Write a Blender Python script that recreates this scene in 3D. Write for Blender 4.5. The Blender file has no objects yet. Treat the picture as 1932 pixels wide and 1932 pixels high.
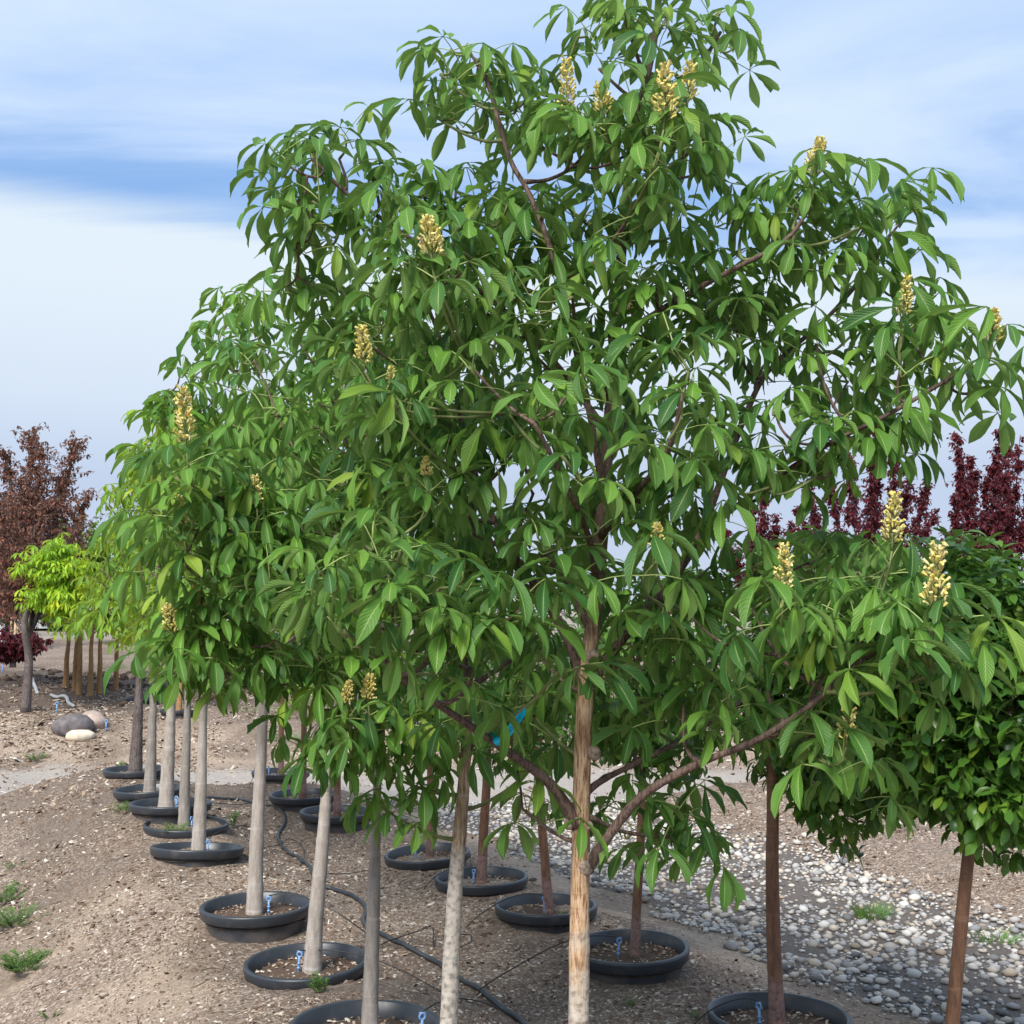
import bpy, bmesh, math, random
import numpy as np
from mathutils import Matrix, Vector

random.seed(11)
rng = np.random.default_rng(11)
SC = bpy.context.scene
COL = SC.collection
PI = math.pi

# ------------------------------------------------------------------ camera
F = 2276.0                       # focal length in units of a 1932 px wide frame
PITCH = math.atan(184.0 / F)
CAM = np.array([0.0, 0.0, 1.85])
cd = bpy.data.cameras.new('camera')
cd.sensor_width = 36.0
cd.lens = 36.0 * F / 1932.0
cd.clip_start = 0.05
cd.clip_end = 3000.0
cam = bpy.data.objects.new('camera', cd)
COL.objects.link(cam)
cam.location = CAM
cam.rotation_euler = (PI / 2 + PITCH, 0, 0)
SC.camera = cam

# ------------------------------------------------------------------ sky, sun, exposure
SUN_EL, SUN_AZ = math.radians(45), math.radians(202)   # azimuth clockwise from +Y
W = bpy.data.worlds.new('World')
SC.world = W
W.use_nodes = True


def N(nt, kind, **kw):
    n = nt.nodes.new(kind)
    for k, v in kw.items():
        if k == 'inp':
            for a, b in v.items():
                n.inputs[a].default_value = b
        else:
            setattr(n, k, v)
    return n


def L(nt, a, b):
    nt.links.new(a, b)


def mth(nt, op, a, b=None, clamp=False):
    n = nt.nodes.new('ShaderNodeMath')
    n.operation = op
    n.use_clamp = clamp
    for i, v in enumerate((a, b)):
        if v is None:
            continue
        if isinstance(v, (int, float)):
            n.inputs[i].default_value = v
        else:
            nt.links.new(v, n.inputs[i])
    return n.outputs[0]


def mixc(nt, fac, a, b, blend='MIX'):
    n = nt.nodes.new('ShaderNodeMix')
    n.data_type = 'RGBA'
    n.blend_type = blend
    for sock, v in ((n.inputs[0], fac), (n.inputs[6], a), (n.inputs[7], b)):
        if isinstance(v, (int, float)):
            sock.default_value = v
        elif isinstance(v, tuple):
            sock.default_value = v + (1.0,) if len(v) == 3 else v
        else:
            nt.links.new(v, sock)
    return n.outputs[2]


def ramp(nt, fac, stops, interp='LINEAR'):
    n = nt.nodes.new('ShaderNodeValToRGB')
    n.color_ramp.interpolation = interp
    els = n.color_ramp.elements
    while len(els) < len(stops):
        els.new(0.5)
    for e, (p, c) in zip(els, stops):
        e.position = p
        e.color = (c, c, c, 1) if isinstance(c, (int, float)) else tuple(c) + (1,)
    nt.links.new(fac, n.inputs[0])
    return n.outputs[0]


def build_world():
    nt = W.node_tree
    nt.nodes.clear()
    out = N(nt, 'ShaderNodeOutputWorld')
    bg = N(nt, 'ShaderNodeBackground', inp={'Strength': 0.1})
    sky = N(nt, 'ShaderNodeTexSky', sky_type='NISHITA', sun_disc=False, sun_elevation=SUN_EL, sun_rotation=SUN_AZ)
    tc = N(nt, 'ShaderNodeTexCoord')
    sep = N(nt, 'ShaderNodeSeparateXYZ')
    L(nt, tc.outputs['Generated'], sep.inputs[0])
    x, y, z = sep.outputs
    zc = mth(nt, 'MAXIMUM', z, 0.0)
    den = mth(nt, 'ADD', zc, 0.12)
    comb = N(nt, 'ShaderNodeCombineXYZ')
    L(nt, mth(nt, 'DIVIDE', x, den), comb.inputs[0])
    L(nt, mth(nt, 'DIVIDE', y, den), comb.inputs[1])
    mp = N(nt, 'ShaderNodeMapping')
    mp.inputs['Rotation'].default_value = (0, 0, 0.22)
    mp.inputs['Scale'].default_value = (0.55, 1.25, 1)
    mp.inputs['Location'].default_value = (3.1, 0.4, 0)
    L(nt, comb.outputs[0], mp.inputs[0])
    n1 = N(nt, 'ShaderNodeTexNoise', inp={'Scale': 1.25, 'Detail': 8.0, 'Roughness': 0.58, 'Distortion': 0.6})
    L(nt, mp.outputs[0], n1.inputs['Vector'])
    mp2 = N(nt, 'ShaderNodeMapping')
    mp2.inputs['Rotation'].default_value = (0, 0, 0.3)
    mp2.inputs['Scale'].default_value = (0.35, 2.6, 1)
    L(nt, comb.outputs[0], mp2.inputs[0])
    n2 = N(nt, 'ShaderNodeTexNoise', inp={'Scale': 1.6, 'Detail': 7.0, 'Roughness': 0.56, 'Distortion': 0.5})
    L(nt, mp2.outputs[0], n2.inputs['Vector'])
    # thin veil of cloud, thicker with height and thinnest just above the low bank
    up = N(nt, 'ShaderNodeMapRange', interpolation_type='SMOOTHSTEP', inp={'From Min': 0.28, 'From Max': 0.50, 'To Min': 0.0, 'To Max': 0.42})
    L(nt, z, up.inputs[0])
    v = mth(nt, 'ADD', mth(nt, 'MULTIPLY', n1.outputs['Fac'], 0.62), mth(nt, 'MULTIPLY', n2.outputs['Fac'], 0.38))
    v = mth(nt, 'ADD', v, up.outputs[0])
    veil = ramp(nt, v, [(0.34, 0.02), (0.48, 0.34), (0.60, 0.80), (0.80, 0.98)])
    # low bank with a soft upper edge
    edge = mth(nt, 'ADD', z, mth(nt, 'MULTIPLY', mth(nt, 'SUBTRACT', n2.outputs['Fac'], 0.5), 0.075))
    edge = mth(nt, 'ADD', edge, mth(nt, 'MULTIPLY', x, 0.075))
    bank = N(nt, 'ShaderNodeMapRange', interpolation_type='SMOOTHSTEP', inp={'From Min': 0.262, 'From Max': 0.302, 'To Min': 1.0, 'To Max': 0.0})
    L(nt, edge, bank.inputs[0])
    veilc = ramp(nt, n1.outputs['Fac'], [(0.35, (0.355, 0.495, 0.75)), (0.60, (0.54, 0.645, 0.79))])
    low = N(nt, 'ShaderNodeMapRange', inp={'From Min': 0.0, 'From Max': 0.27})
    L(nt, z, low.inputs[0])
    bankc = ramp(nt, low.outputs[0], [(0.0, (0.44, 0.51, 0.63)), (0.38, (0.41, 0.49, 0.635)), (0.62, (0.51, 0.59, 0.70)), (0.95, (0.58, 0.66, 0.735))])

    def up10(c):
        n = N(nt, 'ShaderNodeVectorMath', operation='SCALE')
        n.inputs['Scale'].default_value = 9.2
        L(nt, c, n.inputs[0])
        return n.outputs[0]
    base = mixc(nt, 0.35, up10(ramp(nt, z, [(0.0, (0.17, 0.36, 0.72)), (1.0, (0.14, 0.33, 0.68))])), sky.outputs[0])
    c = mixc(nt, veil, base, up10(veilc))
    c = mixc(nt, bank.outputs[0], c, up10(bankc))
    L(nt, c, bg.inputs[0])
    L(nt, bg.outputs[0], out.inputs[0])


build_world()
sd = bpy.data.lights.new('sun', 'SUN')
sd.energy = 4.0
sd.angle = math.radians(22)
sd.color = (1.0, 0.95, 0.87)
sun = bpy.data.objects.new('sun', sd)
COL.objects.link(sun)
sdir = Vector((math.sin(SUN_AZ) * math.cos(SUN_EL), math.cos(SUN_AZ) * math.cos(SUN_EL), math.sin(SUN_EL)))
sun.rotation_euler = sdir.to_track_quat('Z', 'Y').to_euler()
sun.location = (0, 0, 30)
vs = SC.view_settings
vs.view_transform = 'Standard'
vs.look = 'None'
vs.exposure = 0.55
vs.gamma = 1.0
vs.use_curve_mapping = False
SC.cycles.max_bounces = 8
SC.cycles.transparent_max_bounces = 8


# ------------------------------------------------------------------ placing helpers
def ray(px, py):
    u, v = (px - 966.0) / F, (966.0 - py) / F
    return np.array([u, math.cos(PITCH) - v * math.sin(PITCH), math.sin(PITCH) + v * math.cos(PITCH)])


def P(px, py, D):
    d = ray(px, py)
    return CAM + d * (D / d[1])


def lattice(ix, iy):
    n = (ix.astype(np.int64) * 374761393 + iy.astype(np.int64) * 668265263) & 0x7fffffff
    n = ((n ^ (n >> 13)) * 1274126177) & 0x7fffffff
    return ((n ^ (n >> 16)) & 0xffff) / 65535.0


def vnoise(x, y):
    ix, iy = np.floor(x), np.floor(y)
    fx, fy = x - ix, y - iy
    fx, fy = fx * fx * (3 - 2 * fx), fy * fy * (3 - 2 * fy)
    a, b = lattice(ix, iy), lattice(ix + 1, iy)
    c, d = lattice(ix, iy + 1), lattice(ix + 1, iy + 1)
    return (a + (b - a) * fx) * (1 - fy) + (c + (d - c) * fx) * fy


def fbm(x, y, o=4):
    s, a, t = 0.0, 1.0, 0.0
    for i in range(o):
        s = s + a * vnoise(x * 2 ** i + 17.3 * i, y * 2 ** i - 9.1 * i)
        t += a
        a *= 0.5
    return s / t


def sstep(a, b, x):
    t = np.clip((x - a) / (b - a), 0, 1)
    return t * t * (3 - 2 * t)


def st(x, y):
    return (x - .21) * -.427 + (y - 3.8) * .904, (x - .21) * .904 + (y - 3.8) * .427


POT_R = 0.31
# pots: centre px, rim py, rim width in px (frame of 1932), height standing out of the soil
POTS = {
    'L1': (1092, 2195, 370, .07), 'L2': (838, 2030, 312, .07), 'L3': (690, 1932, 280, .09), 'L4': (578, 1812, 228, .10),
    'L5': (483, 1706, 204, .15), 'L6': (373, 1597, 170, .05), 'L7': (352, 1553, 155, .06), 'L8': (322, 1514, 150, .04),
    'L9': (283, 1487, 132, .06), 'L10': (255, 1450, 115, .06),
    'R1': (1797, 2085, 306, .08), 'R2': (1470, 1912, 262, .10), 'R3': (1188, 1785, 220, .10), 'R4': (1030, 1706, 191, .05), 'R5': (908, 1653, 175, .04),
    'R6': (806, 1608, 160, .05), 'R7': (636, 1530, 138, .09), 'R8': (572, 1497, 126, .08), 'R9': (530, 1455, 108, .07),
}
for k in POTS:
    px, py, w, out = POTS[k]
    D = 2 * POT_R * F / w
    POTS[k] = (P(px, py, D), out)
PC = np.array([v[0] for v in POTS.values()])
PZ = np.array([v[0][2] - v[1] for v in POTS.values()])

TK = np.array([-40, -6, -3, -1.75, -1.2, -.4, 0, .35, .8, 1.5, 2.1, 2.6, 4.8, 6, 7.5, 12, 60])
TV = np.array([-.45, -.45, -.42, -.36, -.15, .14, .15, .06, -.05, -.02, -.08, -.2, -.22, .02, .18, .22, .3])


def gh(x, y, fine=True):
    x, y = np.asarray(x, float), np.asarray(y, float)
    s, t = st(x, y)
    tw = t + (fbm(x * .8, y * .8, 2) - .5) * .5
    h = sum(np.interp(tw + o, TK, TV) for o in (-.25, -.12, 0, .12, .25)) / 5
    num, den = 0.0, 0.0
    for p, pz in zip(PC, PZ):
        w = np.exp(-((x - p[0]) ** 2 + (y - p[1]) ** 2) / .42 ** 2)
        num, den = num + w * (pz - h), den + w
    h = h + num / np.maximum(den, 1.0)
    m = sstep(12.9, 14.3, y)
    h = h * (1 - m) + (-.45) * m
    h = h + sstep(17.0, 20.6, y + .5 * np.sin(x * .6)) * .72 + sstep(20, 24, y) * .12 + np.clip((y - 24) / 40, 0, 1) * .5
    h = h + sstep(20, 60, y) * sstep(0, 12, x) * .3
    h = h + (fbm(x * .5 + 3, y * .5, 4) - .5) * .36 * sstep(15, 21, y)
    h = h + (fbm(x * 2.2, y * 2.2 + 7, 3) - .5) * .16 * sstep(18.5, 20, y)
    h = h + (fbm(x * 1.6, y * 1.6, 3) - .5) * .07
    if fine:
        h = h + (fbm(x * 7, y * 7, 3) - .5) * .035
    return h


def g(x, y):
    return float(gh(np.array([x]), np.array([y]))[0])


def hit(px, py, d0=2.5, d1=80):
    D = np.geomspace(d0, d1, 700)
    d = ray(px, py)
    p = CAM[None] + d[None] * (D / d[1])[:, None]
    below = p[:, 2] < gh(p[:, 0], p[:, 1])
    i = int(np.argmax(below)) if below.any() else len(D) - 1
    q = p[i].copy()
    q[2] = g(q[0], q[1])
    return q


# ------------------------------------------------------------------ mesh building
class MB:
    """collects quads (and triangles written as quads with a repeated corner) with uv and a random value"""

    def __init__(self):
        self.v, self.q, self.u, self.m, self.r, self.n = [], [], [], [], [], 0

    def add(self, v, q, uv, mat=0, r=0.0):
        v = np.asarray(v, float)
        q = np.asarray(q, int)
        self.v.append(v)
        self.q.append(q + self.n)
        self.u.append(np.asarray(uv, float))
        self.m.append(np.broadcast_to(np.asarray(mat, int), (len(q),)).copy())
        self.r.append(np.broadcast_to(np.asarray(r, float), (len(v),)).copy())
        self.n += len(v)

    def tube(self, pts, rad, sides=8, mat=0, r=0.0, cap=True, jitter=0.0):
        pts = np.asarray(pts, float)
        n = len(pts)
        rad = np.broadcast_to(np.asarray(rad, float), (n,))
        T = np.gradient(pts, axis=0)
        T /= np.linalg.norm(T, axis=1)[:, None] + 1e-12
        a = np.array([1.0, 0, 0]) if abs(T[0][0]) < .8 else np.array([0, 1.0, 0])
        A = np.zeros((n, 3))
        for i in range(n):
            a = a - T[i] * a.dot(T[i])
            a /= np.linalg.norm(a) + 1e-12
            A[i] = a
        B = np.cross(T, A)
        th = np.arange(sides) / sides * 2 * PI
        rr = rad[:, None] * (1 + jitter * (rng.random((n, sides)) - .5))
        v = pts[:, None] + rr[..., None] * (np.cos(th)[None, :, None] * A[:, None] + np.sin(th)[None, :, None] * B[:, None])
        ln = np.concatenate([[0], np.cumsum(np.linalg.norm(np.diff(pts, axis=0), axis=1))])
        uv = np.stack([np.broadcast_to(th / (2 * PI), (n, sides)), np.broadcast_to(ln[:, None], (n, sides))], -1)
        i, j = np.meshgrid(np.arange(n - 1), np.arange(sides), indexing='ij')
        jn = (j + 1) % sides
        q = np.stack([i * sides + j, i * sides + jn, (i + 1) * sides + jn, (i + 1) * sides + j], -1).reshape(-1, 4)
        v, uv = v.reshape(-1, 3), uv.reshape(-1, 2)
        if cap:
            c = len(v)
            v = np.vstack([v, pts[-1:] + T[-1:] * rad[-1] * .5, pts[:1]])
            uv = np.vstack([uv, [[.5, ln[-1]]], [[.5, 0]]])
            k = np.arange(sides)
            e = (n - 1) * sides
            q = np.vstack([q, np.stack([e + k, e + (k + 1) % sides, np.full(sides, c), np.full(sides, c)], -1),
                           np.stack([(k + 1) % sides, k, np.full(sides, c + 1), np.full(sides, c + 1)], -1)])
        self.add(v, q, uv, mat, r)

    def grid(self, v, mat=0, r=0.0, uv=None, wrap=False):
        """v: n x m x 3"""
        n, m = v.shape[:2]
        mm = m if wrap else m - 1
        i, j = np.meshgrid(np.arange(n - 1), np.arange(mm), indexing='ij')
        jn = (j + 1) % m
        q = np.stack([i * m + j, i * m + jn, (i + 1) * m + jn, (i + 1) * m + j], -1).reshape(-1, 4)
        if uv is None:
            uv = np.stack(np.meshgrid(np.linspace(0, 1, n), np.linspace(0, 1, m), indexing='ij'), -1)
        self.add(v.reshape(-1, 3), q, uv.reshape(-1, 2), mat, r)

    def arrays(self):
        return np.vstack(self.v), np.vstack(self.q), np.vstack(self.u), np.concatenate(self.m), np.concatenate(self.r)

    def mesh(self, name, mats, smooth=True):
        v, q, u, m, r = self.arrays()
        return mesh_arrays(name, v, q, u, m, r, mats, smooth)

    def build(self, name, mats, parent=None, smooth=True, kind=None):
        return link(name, self.mesh(name, mats if isinstance(mats, list) else [mats], smooth), parent, kind)


def mesh_arrays(name, v, q, u, m, r, mats, smooth=True):
    me = bpy.data.meshes.new(name)
    tri = (q[:, 3] == q[:, 2])
    ln = np.where(tri, 3, 4)
    keep = np.ones(q.shape, bool)
    keep[tri, 3] = False
    loops = q[keep]
    me.vertices.add(len(v))
    me.vertices.foreach_set('co', v.astype(np.float32).ravel())
    me.loops.add(len(loops))
    me.loops.foreach_set('vertex_index', loops.astype(np.int32))
    me.polygons.add(len(q))
    me.polygons.foreach_set('loop_start', (np.cumsum(ln) - ln).astype(np.int32))
    me.polygons.foreach_set('material_index', m.astype(np.int32))
    me.polygons.foreach_set('use_smooth', np.full(len(q), smooth))
    uvl = me.uv_layers.new(name='uv')
    uvl.data.foreach_set('uv', u[loops].astype(np.float32).ravel())
    at = me.attributes.new('rnd', 'FLOAT', 'POINT')
    at.data.foreach_set('value', r.astype(np.float32))
    for k in mats:
        me.materials.append(k)
    me.update(calc_edges=True)
    return me


def link(name, data, parent=None, kind=None):
    o = bpy.data.objects.new(name, data)
    COL.objects.link(o)
    if parent is not None:
        o.parent = parent
    if kind:
        o['kind'] = kind
    return o


def thing(name, label, cat, loc, group=None):
    o = link(name, None)
    o.empty_display_size = .1
    o.location = loc
    o['label'] = label
    o['category'] = cat
    if group:
        o['group'] = group
    return o


def bez(a, b, c, n=8):
    t = np.linspace(0, 1, n)[:, None]
    return (1 - t) ** 2 * a + 2 * t * (1 - t) * b + t * t * c


def smooth_path(pts, n=6):
    pts = np.asarray(pts, float)
    p = np.vstack([2 * pts[0] - pts[1], pts, 2 * pts[-1] - pts[-2]])
    out = []
    for i in range(1, len(p) - 2):
        for t in np.arange(n) / n:
            out.append(.5 * ((2 * p[i]) + (-p[i - 1] + p[i + 1]) * t + (2 * p[i - 1] - 5 * p[i] + 4 * p[i + 1] - p[i + 2]) * t * t
                             + (-p[i - 1] + 3 * p[i] - 3 * p[i + 1] + p[i + 2]) * t ** 3))
    out.append(pts[-1])
    return np.array(out)


def unit(v):
    v = np.asarray(v, float)
    return v / (np.linalg.norm(v) + 1e-12)


# ------------------------------------------------------------------ materials
def mat(name):
    m = bpy.data.materials.new(name)
    m.use_nodes = True
    nt = m.node_tree
    return m, nt, nt.nodes['Principled BSDF'], nt.nodes['Material Output']


def simple(name, col, rough=.6, spec=.5, noise=0.0, scale=20.0, bump=0.0, metal=0.0):
    m, nt, b, o = mat(name)
    b.inputs['Roughness'].default_value = rough
    b.inputs['Specular IOR Level'].default_value = spec
    b.inputs['Metallic'].default_value = metal
    if noise or bump:
        tc = N(nt, 'ShaderNodeTexCoord')
        n = N(nt, 'ShaderNodeTexNoise', inp={'Scale': scale, 'Detail': 5.0})
        L(nt, tc.outputs['Object'], n.inputs['Vector'])
        dark = tuple(c * (1 - noise) for c in col)
        lite = tuple(min(1, c * (1 + noise)) for c in col)
        L(nt, ramp(nt, n.outputs['Fac'], [(.3, dark), (.7, lite)]), b.inputs['Base Color'])
        if bump:
            bp = N(nt, 'ShaderNodeBump', inp={'Strength': bump, 'Distance': .01})
            L(nt, n.outputs['Fac'], bp.inputs['Height'])
            L(nt, bp.outputs[0], b.inputs['Normal'])
    else:
        b.inputs['Base Color'].default_value = tuple(col) + (1,)
    return m


def leaf_mat(name, dark, lite, under, vein, rough=.42, veins=True, trans=.22, transc=(.20, .36, .05), damage=True):
    m, nt, b, out = mat(name)
    at = N(nt, 'ShaderNodeAttribute', attribute_name='rnd')
    oi = N(nt, 'ShaderNodeObjectInfo')
    r = mth(nt, 'FRACT', mth(nt, 'ADD', at.outputs['Fac'], oi.outputs['Random']))
    col = ramp(nt, r, [(0, dark), (.5, tuple((a + c) / 2 for a, c in zip(dark, lite))), (.85, lite), (.93, lite), (1, (lite[0] * 1.7, lite[1] * 1.15, lite[2]))])
    uv = N(nt, 'ShaderNodeUVMap')
    sep = N(nt, 'ShaderNodeSeparateXYZ')
    L(nt, uv.outputs[0], sep.inputs[0])
    u, v = sep.outputs[0], sep.outputs[1]
    av = mth(nt, 'ABSOLUTE', mth(nt, 'SUBTRACT', v, .5))
    tc = N(nt, 'ShaderNodeTexCoord')
    nz = N(nt, 'ShaderNodeTexNoise', inp={'Scale': 14.0, 'Detail': 3.0})
    L(nt, tc.outputs['Object'], nz.inputs['Vector'])
    col = mixc(nt, mth(nt, 'MULTIPLY', nz.outputs['Fac'], .5), col, tuple(c * .62 for c in dark))
    geo = N(nt, 'ShaderNodeNewGeometry')
    col = mixc(nt, geo.outputs['Backfacing'], col, mixc(nt, r, under, tuple(c * 1.35 for c in under)))
    if veins:
        mid = mth(nt, 'LESS_THAN', av, .032)
        saw = mth(nt, 'FRACT', mth(nt, 'SUBTRACT', mth(nt, 'MULTIPLY', u, 13.0), mth(nt, 'MULTIPLY', av, 5.5)))
        tri = mth(nt, 'ABSOLUTE', mth(nt, 'SUBTRACT', saw, .5))
        sv = mth(nt, 'LESS_THAN', tri, .055)
        col = mixc(nt, mth(nt, 'MULTIPLY', sv, .09), col, vein)
        col = mixc(nt, mth(nt, 'MULTIPLY', mid, .6), col, vein)
        bp = N(nt, 'ShaderNodeBump', inp={'Strength': .5, 'Distance': .0035})
        L(nt, tri, bp.inputs['Height'])
        L(nt, bp.outputs[0], b.inputs['Normal'])
    if damage:
        tipn = mth(nt, 'ADD', u, mth(nt, 'MULTIPLY', nz.outputs['Fac'], .25))
        tip = mth(nt, 'MULTIPLY', mth(nt, 'GREATER_THAN', tipn, 1.10), mth(nt, 'GREATER_THAN', r, .80))
        col = mixc(nt, mth(nt, 'MULTIPLY', tip, .65), col, (.17, .10, .035))
    hs = N(nt, 'ShaderNodeMix', data_type='RGBA', blend_type='MULTIPLY')
    hs.inputs[0].default_value = 1
    L(nt, col, hs.inputs[6])
    L(nt, oi.outputs['Color'], hs.inputs[7])
    col = hs.outputs[2]
    L(nt, col, b.inputs['Base Color'])
    L(nt, mth(nt, 'ADD', mth(nt, 'MULTIPLY', geo.outputs['Backfacing'], .25), rough), b.inputs['Roughness'])
    b.inputs['Specular IOR Level'].default_value = .32
    tr = N(nt, 'ShaderNodeBsdfTranslucent')
    tcol = mixc(nt, .55, col, transc)
    t2 = N(nt, 'ShaderNodeMix', data_type='RGBA', blend_type='MULTIPLY')
    t2.inputs[0].default_value = 1
    L(nt, tcol, t2.inputs[6])
    L(nt, oi.outputs['Color'], t2.inputs[7])
    L(nt, t2.outputs[2], tr.inputs['Color'])
    ms = N(nt, 'ShaderNodeMixShader')
    ms.inputs[0].default_value = trans
    L(nt, b.outputs[0], ms.inputs[1])
    L(nt, tr.outputs[0], ms.inputs[2])
    L(nt, ms.outputs[0], out.inputs['Surface'])
    return m


def bark_mat(name, c1, c2, c3, pale=None, pale_z=None, top=None, top_z=None, streak=1.0, rough=.75, rings=.5, smooth=False, ringc=None):
    m, nt, b, out = mat(name)
    uv = N(nt, 'ShaderNodeUVMap')
    tc = N(nt, 'ShaderNodeTexCoord')
    mp = N(nt, 'ShaderNodeMapping')
    mp.inputs['Scale'].default_value = (45, 45, 9.0) if smooth else (150, 150, 16.0)
    L(nt, tc.outputs['Object'], mp.inputs[0])
    n1 = N(nt, 'ShaderNodeTexNoise', inp={'Scale': 1.0, 'Detail': 6.0, 'Roughness': .65})
    L(nt, mp.outputs[0], n1.inputs['Vector'])
    n2 = N(nt, 'ShaderNodeTexNoise', inp={'Scale': 9.0, 'Detail': 4.0})
    L(nt, tc.outputs['Object'], n2.inputs['Vector'])
    n3 = N(nt, 'ShaderNodeTexNoise', inp={'Scale': 55.0, 'Detail': 4.0})
    L(nt, tc.outputs['Object'], n3.inputs['Vector'])
    col = ramp(nt, n1.outputs['Fac'], [(.3, c2), (.5, c1), (.7, c3)]) if smooth else ramp(nt, n1.outputs['Fac'], [(.36, tuple(c * .55 for c in c2)), (.42, c2), (.49, c1), (.62, c3)])
    col = mixc(nt, ramp(nt, n2.outputs['Fac'], [(.42, 0.0), (.62, .25 if smooth else .75)]), col, ramp(nt, n1.outputs['Fac'], [(.35, tuple(c * .6 for c in c2)), (.6, c1)]))
    sep = N(nt, 'ShaderNodeSeparateXYZ')
    L(nt, tc.outputs['Object'], sep.inputs[0])
    z = sep.outputs[2]
    zz = mth(nt, 'ADD', z, mth(nt, 'MULTIPLY', mth(nt, 'SUBTRACT', n2.outputs['Fac'], .5), .8))
    if pale is not None:
        mk = N(nt, 'ShaderNodeMapRange', inp={'From Min': pale_z - .07, 'From Max': pale_z + .07, 'To Min': 1.0, 'To Max': 0.0})
        L(nt, zz, mk.inputs[0])
        pc = ramp(nt, n3.outputs['Fac'], [(.35, tuple(c * .55 for c in pale)), (.5, pale), (.68, tuple(min(.8, c * 1.25) for c in pale))])
        col = mixc(nt, mk.outputs[0], col, pc)
    if top is not None:
        mk = N(nt, 'ShaderNodeMapRange', inp={'From Min': top_z - .12, 'From Max': top_z + .12})
        L(nt, zz, mk.inputs[0])
        col = mixc(nt, mk.outputs[0], col, ramp(nt, n1.outputs['Fac'], [(.35, tuple(c * .6 for c in top)), (.65, top)]))
    # ring scars and pale pores
    rg = N(nt, 'ShaderNodeTexNoise', noise_dimensions='1D', inp={'Scale': 9.0, 'Detail': 1.0})
    L(nt, mth(nt, 'ADD', z, mth(nt, 'MULTIPLY', n2.outputs['Fac'], .03)), rg.inputs['W'])
    rf = ramp(nt, rg.outputs['Fac'], [(.605, 0.0), (.625, rings), (.635, rings), (.65, 0.0)])
    rf = mth(nt, 'MULTIPLY', rf, ramp(nt, n2.outputs['Fac'], [(.4, .25), (.6, 1.0)]))
    col = mixc(nt, rf, col, ringc or tuple(min(.6, c * 1.7 + .04) for c in c3))
    lent = N(nt, 'ShaderNodeTexVoronoi', inp={'Scale': 90.0})
    L(nt, tc.outputs['Object'], lent.inputs['Vector'])
    lf = ramp(nt, lent.outputs['Distance'], [(.10, .45), (.20, 0.0)])
    col = mixc(nt, lf, col, tuple(min(.6, c * 1.5 + .08) for c in c3))
    L(nt, col, b.inputs['Base Color'])
    b.inputs['Roughness'].default_value = rough
    b.inputs['Specular IOR Level'].default_value = .3
    bp = N(nt, 'ShaderNodeBump', inp={'Strength': .55, 'Distance': .006})
    L(nt, mth(nt, 'ADD', n1.outputs['Fac'], mth(nt, 'MULTIPLY', n3.outputs['Fac'], .5)), bp.inputs['Height'])
    L(nt, bp.outputs[0], b.inputs['Normal'])
    return m


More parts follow.
